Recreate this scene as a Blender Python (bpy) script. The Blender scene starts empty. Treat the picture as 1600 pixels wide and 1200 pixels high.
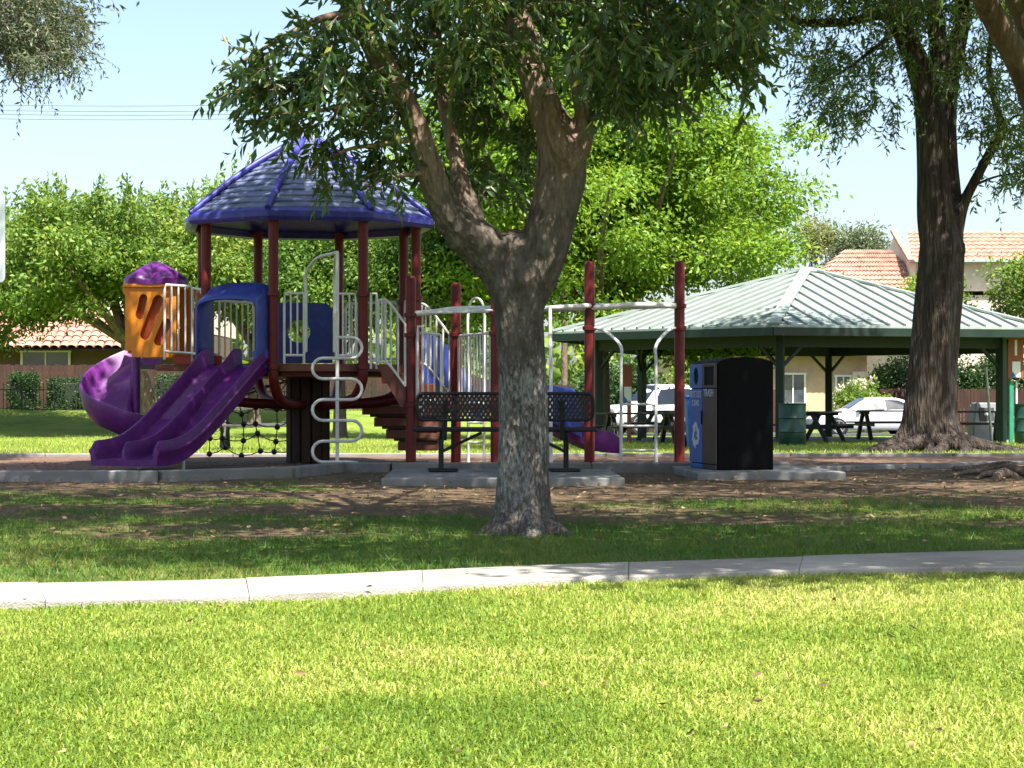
import bpy, math, random
import numpy as np
from mathutils import Vector
from mathutils.geometry import tessellate_polygon
R = math.radians
random.seed(7)
rng = np.random.default_rng(11)
scene = bpy.context.scene
COL = scene.collection
# ------------------------------------------------------------------ camera
EYE, FPX, HZ = 0.84, 3000.0, 618.0          # eye height, focal length and horizon row for a 1600 x 1200 frame
cam_d = bpy.data.cameras.new('camera'); cam = bpy.data.objects.new('camera', cam_d); COL.objects.link(cam)
cam.location = (0, 0, EYE); cam.rotation_euler = (R(90), 0, 0)
cam_d.sensor_width = 36; cam_d.lens = 36 * FPX / 1600; cam_d.shift_y = (HZ - 600) / 1600
cam_d.clip_start = 0.1; cam_d.clip_end = 2000
scene.camera = cam
# ------------------------------------------------------------------ sky, sun, exposure
SUN_EL, SUN_AZ = 60.0, 152.0                 # azimuth measured clockwise from +Y (view direction): behind the camera, to the right
w = bpy.data.worlds.new('World'); scene.world = w; w.use_nodes = True
nt = w.node_tree; nt.nodes.clear()
wo = nt.nodes.new('ShaderNodeOutputWorld'); bg = nt.nodes.new('ShaderNodeBackground'); sk = nt.nodes.new('ShaderNodeTexSky')
sk.sky_type = 'NISHITA'; sk.sun_disc = False; sk.sun_elevation = R(SUN_EL); sk.sun_rotation = R(SUN_AZ)
sk.air_density = 1.0; sk.dust_density = 2.4; sk.ozone_density = 1.2
bg.inputs['Strength'].default_value = 0.088
nt.links.new(sk.outputs[0], bg.inputs[0]); nt.links.new(bg.outputs[0], wo.inputs[0])
sun_d = bpy.data.lights.new('sun', 'SUN'); sun = bpy.data.objects.new('sun', sun_d); COL.objects.link(sun)
sun_d.energy = 5.0; sun_d.angle = R(0.53); sun_d.color = (1.0, 0.95, 0.86)
sdir = Vector((math.sin(R(SUN_AZ)) * math.cos(R(SUN_EL)), math.cos(R(SUN_AZ)) * math.cos(R(SUN_EL)), math.sin(R(SUN_EL))))
sun.rotation_euler = sdir.to_track_quat('Z', 'Y').to_euler(); sun.location = sdir * 60
scene.view_settings.view_transform = 'Standard'; scene.view_settings.look = 'None'
scene.view_settings.exposure = 1.7; scene.view_settings.gamma = 1.0
cy = scene.cycles
cy.max_bounces = 7; cy.diffuse_bounces = 4; cy.glossy_bounces = 3; cy.transmission_bounces = 4; cy.transparent_max_bounces = 6
cy.caustics_reflective = False; cy.caustics_refractive = False
cy.use_denoising = True

# ------------------------------------------------------------------ helpers
def W(px, py, d):
    "photo reading (pixel, distance) -> point in the place"
    return Vector(((px - 800) * d / FPX, d, EYE + (HZ - py) * d / FPX))
def ss(a, b, x):
    t = np.clip((np.asarray(x, float) - a) / (b - a), 0, 1); return t * t * (3 - 2 * t)
_tab = np.random.default_rng(3).random((256, 256))
def vn(x, y):
    x = np.asarray(x, float); y = np.asarray(y, float)
    xi = np.floor(x).astype(int); yi = np.floor(y).astype(int); fx = x - xi; fy = y - yi
    fx = fx * fx * (3 - 2 * fx); fy = fy * fy * (3 - 2 * fy)
    g = lambda a, b: _tab[a & 255, b & 255]
    return (g(xi, yi) * (1 - fx) + g(xi + 1, yi) * fx) * (1 - fy) + (g(xi, yi + 1) * (1 - fx) + g(xi + 1, yi + 1) * fx) * fy
def fbm(x, y, o=4):
    s = 0; a = .5
    for i in range(o): s = s + a * vn(x * 2 ** i + 17 * i, y * 2 ** i + 31 * i); a *= .5
    return s / (1 - .5 ** o)
def gz(x, y):
    y = np.asarray(y, float); x = np.asarray(x, float)
    z = -np.clip(y - 24, 0, 61) * .0133
    z = z + ss(60, 70, y) * (1 - ss(-4, 2, x)) * .95
    return z
def dirt(x, y):
    n = fbm(x * .45 + 5, y * .9 + 3); m = fbm(x * 1.6, y * 3.2)
    a = ss(-.25, .25, (y - 14.0 + .22 * np.minimum(x, 3)) * .16 + (n - .5) * 2.0 + (m - .5) * .9)
    a = a * (1 - ss(26.5, 28.5, y + (n - .5) * 2))
    b = ss(.55, .72, n + (m - .5) * .3) * ss(28, 30, y) * (1 - ss(33, 38, y)) * ss(0, 4, x)
    return np.clip(a + b, 0, 1)

def link(o, parent=None):
    COL.objects.link(o)
    if parent: o.parent = parent
    return o
def tag(o, label=None, cat=None, group=None, kind=None):
    if label: o['label'] = label
    if cat: o['category'] = cat
    if group: o['group'] = group
    if kind: o['kind'] = kind
    return o
def empty(name, loc=(0, 0, 0), label=None, cat=None, group=None, rz=0):
    o = bpy.data.objects.new(name, None); o.location = loc; o.rotation_euler.z = rz; o.empty_display_size = .2
    COL.objects.link(o); return tag(o, label, cat, group)
def origin(o):
    v = Vector((0, 0, 0))
    while o: v = v + o.location; o = o.parent
    return v
def copy_tree(o, parent=None):
    c = o.copy(); COL.objects.link(c); c.parent = parent
    for ch in o.children: copy_tree(ch, c)
    return c

class MB:
    "collects shapes; build() links them as ONE mesh object"
    def __init__(s): s.v = []; s.f = []; s.sm = []
    def add(s, vs, fs, smooth=False):
        b = len(s.v); s.v += [Vector(v) for v in vs]
        for f in fs: s.f.append([i + b for i in f]); s.sm.append(smooth)
        return s
    def hexa(s, p):     # eight corners: bottom ring, top ring
        return s.add(p, [(3, 2, 1, 0), (4, 5, 6, 7), (0, 1, 5, 4), (1, 2, 6, 5), (2, 3, 7, 6), (3, 0, 4, 7)])
    def box(s, c, d, rz=0, ch=0.0):
        x, y, z = d[0] / 2, d[1] / 2, d[2] / 2; ca, sa = math.cos(rz), math.sin(rz); c = Vector(c)
        T = lambda p: (c.x + p[0] * ca - p[1] * sa, c.y + p[0] * sa + p[1] * ca, c.z + p[2])
        if ch <= 0:
            return s.hexa([T(p) for p in [(-x, -y, -z), (x, -y, -z), (x, y, -z), (-x, y, -z), (-x, -y, z), (x, -y, z), (x, y, z), (-x, y, z)]])
        rings = []
        for zz, k in ((-z, ch), (-z + ch, 0), (z - ch, 0), (z, ch)):
            a, b = x - k, y - k; q = ch if k == 0 else ch
            rings.append([T(p + (zz,)) for p in [(-a + q, -b), (a - q, -b), (a, -b + q), (a, b - q), (a - q, b), (-a + q, b), (-a, b - q), (-a, -b + q)]])
        return s.loft(rings, True, True, False)
    def loft(s, rings, cap0=True, cap1=True, smooth=True, closed=True):
        n = len(rings[0]); vs = [p for r in rings for p in r]; fs = []
        for i in range(len(rings) - 1):
            for j in range(n if closed else n - 1):
                k = (j + 1) % n; fs.append((i * n + j, i * n + k, (i + 1) * n + k, (i + 1) * n + j))
        b = len(s.v); s.add(vs, fs, smooth)
        if cap0: s.f.append([b + j for j in reversed(range(n))]); s.sm.append(False)
        if cap1: s.f.append([b + (len(rings) - 1) * n + j for j in range(n)]); s.sm.append(False)
        return s
    def tube(s, pts, r, n=10, smooth=True):
        pts = [Vector(p) for p in pts]; m = len(pts); rr = r if isinstance(r, (list, tuple)) else [r] * m
        up = None; rings = []
        for i in range(m):
            t = (pts[min(i + 1, m - 1)] - pts[max(i - 1, 0)])
            if t.length < 1e-9: t = Vector((0, 0, 1))
            t.normalize()
            if up is None:
                up = t.orthogonal().normalized()
            else:
                up = up - t * up.dot(t)
                up = up.normalized() if up.length > 1e-6 else t.orthogonal().normalized()
            bn = t.cross(up)
            rings.append([pts[i] + (up * math.cos(2 * math.pi * j / n) + bn * math.sin(2 * math.pi * j / n)) * rr[i] for j in range(n)])
        return s.loft(rings, True, True, smooth)
    def bar(s, a, b, wd, ht):
        a, b = Vector(a), Vector(b); t = (b - a).normalized(); up = Vector((0, 0, 1))
        if abs(t.z) > .95: up = Vector((0, 1, 0))
        sd = t.cross(up).normalized() * wd / 2; up = sd.cross(t).normalized() * ht / 2
        return s.hexa([a - sd - up, a + sd - up, b + sd - up, b - sd - up, a - sd + up, a + sd + up, b + sd + up, b - sd + up])
    def lathe(s, c, prof, n=24, smooth=True, f=None):
        c = Vector(c); rings = []
        for r, z in prof:
            rings.append([(c.x + (f(r, z, j / n) if f else r) * math.cos(2 * math.pi * j / n), c.y + (f(r, z, j / n) if f else r) * math.sin(2 * math.pi * j / n), c.z + z) for j in range(n)])
        return s.loft(rings, True, True, smooth)
    def ball(s, c, r, n=10):
        k = 6; return s.lathe(c, [(max(r * math.sin(math.pi * i / k), 1e-4), -r * math.cos(math.pi * i / k)) for i in range(k + 1)], n)
    def plate(s, outer, holes, frame, thick):
        "polygon with holes, extruded; frame = (origin, u, v, n)"
        o, u, v, nn = [Vector(q) for q in frame]; loops = [outer] + list(holes)
        tris = tessellate_polygon([[Vector((p[0], p[1], 0)) for p in l] for l in loops])
        flat = [p for l in loops for p in l]; N = len(flat)
        P = [o + u * p[0] + v * p[1] for p in flat]; Q = [p + nn * thick for p in P]
        fs = [tuple(t) for t in tris] + [tuple(N + i for i in reversed(t)) for t in tris]
        b = 0
        for l in loops:
            m = len(l)
            for i in range(m): fs.append((b + i, b + (i + 1) % m, N + b + (i + 1) % m, N + b + i))
            b += m
        return s.add(P + Q, fs)
    def build(s, name, mat, parent=None, bevel=0.0):
        off = origin(parent)
        me = bpy.data.meshes.new(name); me.from_pydata([tuple(v - off) for v in s.v], [], s.f)
        me.polygons.foreach_set('use_smooth', s.sm); me.update()
        import bmesh
        bm = bmesh.new(); bm.from_mesh(me); bmesh.ops.recalc_face_normals(bm, faces=bm.faces); bm.to_mesh(me); bm.free()
        if any(s.sm): me.set_sharp_from_angle(angle=R(48))
        me.materials.append(mat); o = link(bpy.data.objects.new(name, me), parent)
        if bevel:
            m = o.modifiers.new('edge', 'BEVEL'); m.width = bevel; m.segments = 2; m.limit_method = 'ANGLE'; m.angle_limit = R(40)
        return o
def crom(pts, n=6):
    "Catmull-Rom through points; tuples of any length"
    P = [np.array(p, float) for p in pts]; P = [2 * P[0] - P[1]] + P + [2 * P[-1] - P[-2]]; out = []
    for i in range(1, len(P) - 2):
        for k in range(n):
            t = k / n; a, b, c, d = P[i - 1:i + 3]
            out.append(.5 * ((2 * b) + (c - a) * t + (2 * a - 5 * b + 4 * c - d) * t * t + (3 * b - a - 3 * c + d) * t ** 3))
    out.append(P[-2]); return out
def capsule(cx, cy, L, r, ang, n=7):
    "slot outline, L between end centres"
    out = []
    for sg in (1, -1):
        for i in range(n):
            a = ang - math.pi / 2 + math.pi * i / (n - 1) + (0 if sg > 0 else math.pi)
            out.append((cx + sg * L / 2 * math.cos(ang) + r * math.cos(a), cy + sg * L / 2 * math.sin(ang) + r * math.sin(a)))
    return out
def np_mesh(name, V, F, mat, parent=None, rnd=None, smooth=False):
    off = np.array(origin(parent)); me = bpy.data.meshes.new(name); n, k = F.shape
    me.vertices.add(len(V)); me.vertices.foreach_set('co', (V - off).astype(np.float32).ravel())
    me.loops.add(n * k); me.loops.foreach_set('vertex_index', F.astype(np.int32).ravel())
    me.polygons.add(n); me.polygons.foreach_set('loop_start', np.arange(0, n * k, k, dtype=np.int32))
    if smooth: me.polygons.foreach_set('use_smooth', np.ones(n, bool))
    me.update(calc_edges=True)
    if rnd is not None:
        a = me.attributes.new('rnd', 'FLOAT', 'POINT'); a.data.foreach_set('value', rnd.astype(np.float32))
    me.materials.append(mat); return link(bpy.data.objects.new(name, me), parent)

# ------------------------------------------------------------------ materials
def nodes(name):
    m = bpy.data.materials.new(name); m.use_nodes = True; n = m.node_tree; b = n.nodes['Principled BSDF']; return m, n, b
def mat(name, col, rough=.55, var=.12, scale=4.0, bump=.15, bscale=60., metal=0., spec=.4, stretch=None, coat=0., dirtc=None, dirta=.0):
    m, n, b = nodes(name); N, L = n.nodes, n.links
    geo = N.new('ShaderNodeNewGeometry'); src = geo.outputs['Position']
    if stretch:
        mp = N.new('ShaderNodeMapping'); mp.inputs['Scale'].default_value = stretch; L.new(src, mp.inputs[0]); src = mp.outputs[0]
    no = N.new('ShaderNodeTexNoise'); no.inputs['Scale'].default_value = scale; no.inputs['Detail'].default_value = 6; L.new(src, no.inputs['Vector'])
    cr = N.new('ShaderNodeValToRGB'); c = Vector(col)
    lo = [max(0, x * (1 - var * 1.6)) for x in c]; hi = [min(1, x * (1 + var * 1.6)) for x in c]
    cr.color_ramp.elements[0].position = .28; cr.color_ramp.elements[0].color = (*lo, 1)
    cr.color_ramp.elements[1].position = .72; cr.color_ramp.elements[1].color = (*hi, 1)
    L.new(no.outputs['Fac'], cr.inputs[0]); colo = cr.outputs[0]
    if dirtc:
        n3 = N.new('ShaderNodeTexNoise'); n3.inputs['Scale'].default_value = scale * 2.7; n3.inputs['Detail'].default_value = 8; L.new(src, n3.inputs['Vector'])
        r3 = N.new('ShaderNodeMapRange'); r3.inputs[1].default_value = .5; r3.inputs[2].default_value = .75; r3.inputs[4].default_value = dirta; L.new(n3.outputs['Fac'], r3.inputs[0])
        mx = N.new('ShaderNodeMixRGB'); mx.inputs[2].default_value = (*dirtc, 1); L.new(r3.outputs[0], mx.inputs[0]); L.new(colo, mx.inputs[1]); colo = mx.outputs[0]
    L.new(colo, b.inputs['Base Color'])
    b.inputs['Roughness'].default_value = rough; b.inputs['Metallic'].default_value = metal; b.inputs['Specular IOR Level'].default_value = spec
    b.inputs['Coat Weight'].default_value = coat
    rr = N.new('ShaderNodeMapRange'); rr.inputs[3].default_value = max(.05, rough - .1); rr.inputs[4].default_value = min(1, rough + .12)
    L.new(no.outputs['Fac'], rr.inputs[0]); L.new(rr.outputs[0], b.inputs['Roughness'])
    if bump:
        n2 = N.new('ShaderNodeTexNoise'); n2.inputs['Scale'].default_value = bscale; n2.inputs['Detail'].default_value = 4; L.new(src, n2.inputs['Vector'])
        bp = N.new('ShaderNodeBump'); bp.inputs['Strength'].default_value = bump; bp.inputs['Distance'].default_value = .01
        L.new(n2.outputs['Fac'], bp.inputs['Height']); L.new(bp.outputs[0], b.inputs['Normal'])
    return m
def leafmat(name, cols, trans, tw=.35, rough=.45, patch=.6, spec=.35):
    "cols: dark / mid / light leaf colours chosen per leaf; trans: light through the leaf"
    m, n, b = nodes(name); N, L = n.nodes, n.links
    at = N.new('ShaderNodeAttribute'); at.attribute_name = 'rnd'
    geo = N.new('ShaderNodeNewGeometry'); no = N.new('ShaderNodeTexNoise'); no.inputs['Scale'].default_value = patch; no.inputs['Detail'].default_value = 3
    L.new(geo.outputs['Position'], no.inputs['Vector'])
    ma = N.new('ShaderNodeMath'); ma.operation = 'MULTIPLY_ADD'; ma.inputs[1].default_value = .9; ma.inputs[2].default_value = -.45; L.new(no.outputs['Fac'], ma.inputs[0])
    ad = N.new('ShaderNodeMath'); ad.operation = 'ADD'; ad.use_clamp = True; L.new(at.outputs['Fac'], ad.inputs[0]); L.new(ma.outputs[0], ad.inputs[1])
    cr = N.new('ShaderNodeValToRGB'); e = cr.color_ramp.elements
    e[0].color = (*cols[0], 1); e[1].color = (*cols[-1], 1); e[1].position = 1.0
    for i, c in enumerate(cols[1:-1]): q = e.new((i + 1) / (len(cols) - 1)); q.color = (*c, 1)
    L.new(ad.outputs[0], cr.inputs[0]); L.new(cr.outputs[0], b.inputs['Base Color'])
    b.inputs['Roughness'].default_value = rough; b.inputs['Specular IOR Level'].default_value = spec
    tr = N.new('ShaderNodeBsdfTranslucent'); mc = N.new('ShaderNodeMixRGB'); mc.blend_type = 'MIX'; mc.inputs[0].default_value = .6; mc.inputs[2].default_value = (*trans, 1)
    L.new(cr.outputs[0], mc.inputs[1]); L.new(mc.outputs[0], tr.inputs[0])
    mx = N.new('ShaderNodeMixShader'); mx.inputs[0].default_value = tw; L.new(b.outputs[0], mx.inputs[1]); L.new(tr.outputs[0], mx.inputs[2])
    L.new(mx.outputs[0], n.nodes['Material Output'].inputs[0]); return m
def barkmat(name, a, b_, c, scale=14., zs=.35, bump=.9, lichen=None, upper=None):
    m, n, b = nodes(name); N, L = n.nodes, n.links
    geo = N.new('ShaderNodeNewGeometry'); mp = N.new('ShaderNodeMapping'); mp.inputs['Scale'].default_value = (1, 1, zs); L.new(geo.outputs['Position'], mp.inputs[0])
    no = N.new('ShaderNodeTexNoise'); no.inputs['Scale'].default_value = scale; no.inputs['Detail'].default_value = 9; no.inputs['Roughness'].default_value = .7; L.new(mp.outputs[0], no.inputs['Vector'])
    vo = N.new('ShaderNodeTexVoronoi'); vo.inputs['Scale'].default_value = scale * 2.2; L.new(mp.outputs[0], vo.inputs['Vector'])
    cr = N.new('ShaderNodeValToRGB'); e = cr.color_ramp.elements; e[0].position = .3; e[0].color = (*a, 1); e[1].position = .72; e[1].color = (*c, 1); q = e.new(.5); q.color = (*b_, 1)
    L.new(no.outputs['Fac'], cr.inputs[0]); colo = cr.outputs[0]
    if lichen:
        n2 = N.new('ShaderNodeTexNoise'); n2.inputs['Scale'].default_value = 58; n2.inputs['Detail'].default_value = 7; n2.inputs['Roughness'].default_value = .7; L.new(mp.outputs[0], n2.inputs['Vector'])
        n4 = N.new('ShaderNodeTexNoise'); n4.inputs['Scale'].default_value = 3.0; L.new(geo.outputs['Position'], n4.inputs['Vector'])
        sx = N.new('ShaderNodeSeparateXYZ'); L.new(geo.outputs['Position'], sx.inputs[0])
        hz = N.new('ShaderNodeMapRange'); hz.inputs[1].default_value = lichen[2]; hz.inputs[2].default_value = lichen[1]; hz.inputs[3].default_value = -.32; hz.inputs[4].default_value = .10; L.new(sx.outputs[2], hz.inputs[0])
        a1 = N.new('ShaderNodeMath'); a1.operation = 'ADD'; L.new(n2.outputs['Fac'], a1.inputs[0]); L.new(hz.outputs[0], a1.inputs[1])
        a2 = N.new('ShaderNodeMath'); a2.operation = 'MULTIPLY_ADD'; a2.inputs[1].default_value = .4; L.new(n4.outputs['Fac'], a2.inputs[0]); L.new(a1.outputs[0], a2.inputs[2])
        r = N.new('ShaderNodeMapRange'); r.inputs[1].default_value = .74; r.inputs[2].default_value = .95; r.inputs[4].default_value = .8; L.new(a2.outputs[0], r.inputs[0])
        mx = N.new('ShaderNodeMixRGB'); mx.inputs[2].default_value = (*lichen[0], 1); L.new(r.outputs[0], mx.inputs[0]); L.new(colo, mx.inputs[1]); colo = mx.outputs[0]
    if upper:
        c2 = N.new('ShaderNodeValToRGB'); e = c2.color_ramp.elements; e[0].position = .3; e[0].color = (*upper[0], 1); e[1].position = .7; e[1].color = (*upper[1], 1); L.new(no.outputs['Fac'], c2.inputs[0])
        n5 = N.new('ShaderNodeTexNoise'); n5.inputs['Scale'].default_value = 5.0; n5.inputs['Detail'].default_value = 5; L.new(geo.outputs['Position'], n5.inputs['Vector'])
        s2 = N.new('ShaderNodeSeparateXYZ'); L.new(geo.outputs['Position'], s2.inputs[0]); m5 = N.new('ShaderNodeMath'); m5.operation = 'MULTIPLY_ADD'; m5.inputs[1].default_value = .9; L.new(n5.outputs['Fac'], m5.inputs[0]); L.new(s2.outputs[2], m5.inputs[2])
        r5 = N.new('ShaderNodeMapRange'); r5.inputs[1].default_value = upper[2]; r5.inputs[2].default_value = upper[3]; L.new(m5.outputs[0], r5.inputs[0])
        m6 = N.new('ShaderNodeMixRGB'); L.new(r5.outputs[0], m6.inputs[0]); L.new(colo, m6.inputs[1]); L.new(c2.outputs[0], m6.inputs[2]); colo = m6.outputs[0]
    L.new(colo, b.inputs['Base Color']); b.inputs['Roughness'].default_value = .9; b.inputs['Specular IOR Level'].default_value = .2
    ad = N.new('ShaderNodeMath'); ad.operation = 'ADD'; L.new(no.outputs['Fac'], ad.inputs[0]); L.new(vo.outputs['Distance'], ad.inputs[1])
    bp = N.new('ShaderNodeBump'); bp.inputs['Strength'].default_value = bump; bp.inputs['Distance'].default_value = .06; L.new(ad.outputs[0], bp.inputs['Height']); L.new(bp.outputs[0], b.inputs['Normal'])
    return m
def groundmat():
    m, n, b = nodes('lawn_and_dirt'); N, L = n.nodes, n.links
    at = N.new('ShaderNodeAttribute'); at.attribute_name = 'rnd'; geo = N.new('ShaderNodeNewGeometry')
    def noise(s, d=6, st=None, rg=.6):
        q = N.new('ShaderNodeTexNoise'); q.inputs['Scale'].default_value = s; q.inputs['Detail'].default_value = d; q.inputs['Roughness'].default_value = rg
        if st: mp = N.new('ShaderNodeMapping'); mp.inputs['Scale'].default_value = st; L.new(geo.outputs['Position'], mp.inputs[0]); L.new(mp.outputs[0], q.inputs['Vector'])
        else: L.new(geo.outputs['Position'], q.inputs['Vector'])
        return q
    def ramp(src, *st):
        c = N.new('ShaderNodeValToRGB'); e = c.color_ramp.elements
        e[0].position, e[0].color = st[0][0], (*st[0][1], 1); e[1].position, e[1].color = st[-1][0], (*st[-1][1], 1)
        for p, q in st[1:-1]: k = e.new(p); k.color = (*q, 1)
        L.new(src, c.inputs[0]); return c
    g = ramp(noise(.9, 9, None, .75).outputs['Fac'], (.25, (.055, .10, .012)), (.5, (.15, .22, .03)), (.75, (.26, .28, .06)))
    d = ramp(noise(2.3, 11, (1, .6, 1), .78).outputs['Fac'], (.25, (.085, .055, .035)), (.5, (.19, .13, .08)), (.72, (.34, .245, .15)), (.85, (.42, .32, .2)))
    fine = ramp(noise(70, 6, None, .8).outputs['Fac'], (.3, (.45, .45, .45)), (.7, (1.4, 1.4, 1.4)))
    mx = N.new('ShaderNodeMixRGB'); L.new(at.outputs['Fac'], mx.inputs[0]); L.new(g.outputs[0], mx.inputs[1]); L.new(d.outputs[0], mx.inputs[2])
    mu = N.new('ShaderNodeMixRGB'); mu.blend_type = 'MULTIPLY'; mu.inputs[0].default_value = .85; L.new(mx.outputs[0], mu.inputs[1]); L.new(fine.outputs[0], mu.inputs[2])
    L.new(mu.outputs[0], b.inputs['Base Color']); b.inputs['Roughness'].default_value = .95; b.inputs['Specular IOR Level'].default_value = .15
    bp = N.new('ShaderNodeBump'); bp.inputs['Strength'].default_value = .9; bp.inputs['Distance'].default_value = .05
    L.new(noise(30, 8, None, .8).outputs['Fac'], bp.inputs['Height']); L.new(bp.outputs[0], b.inputs['Normal']); return m

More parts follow.
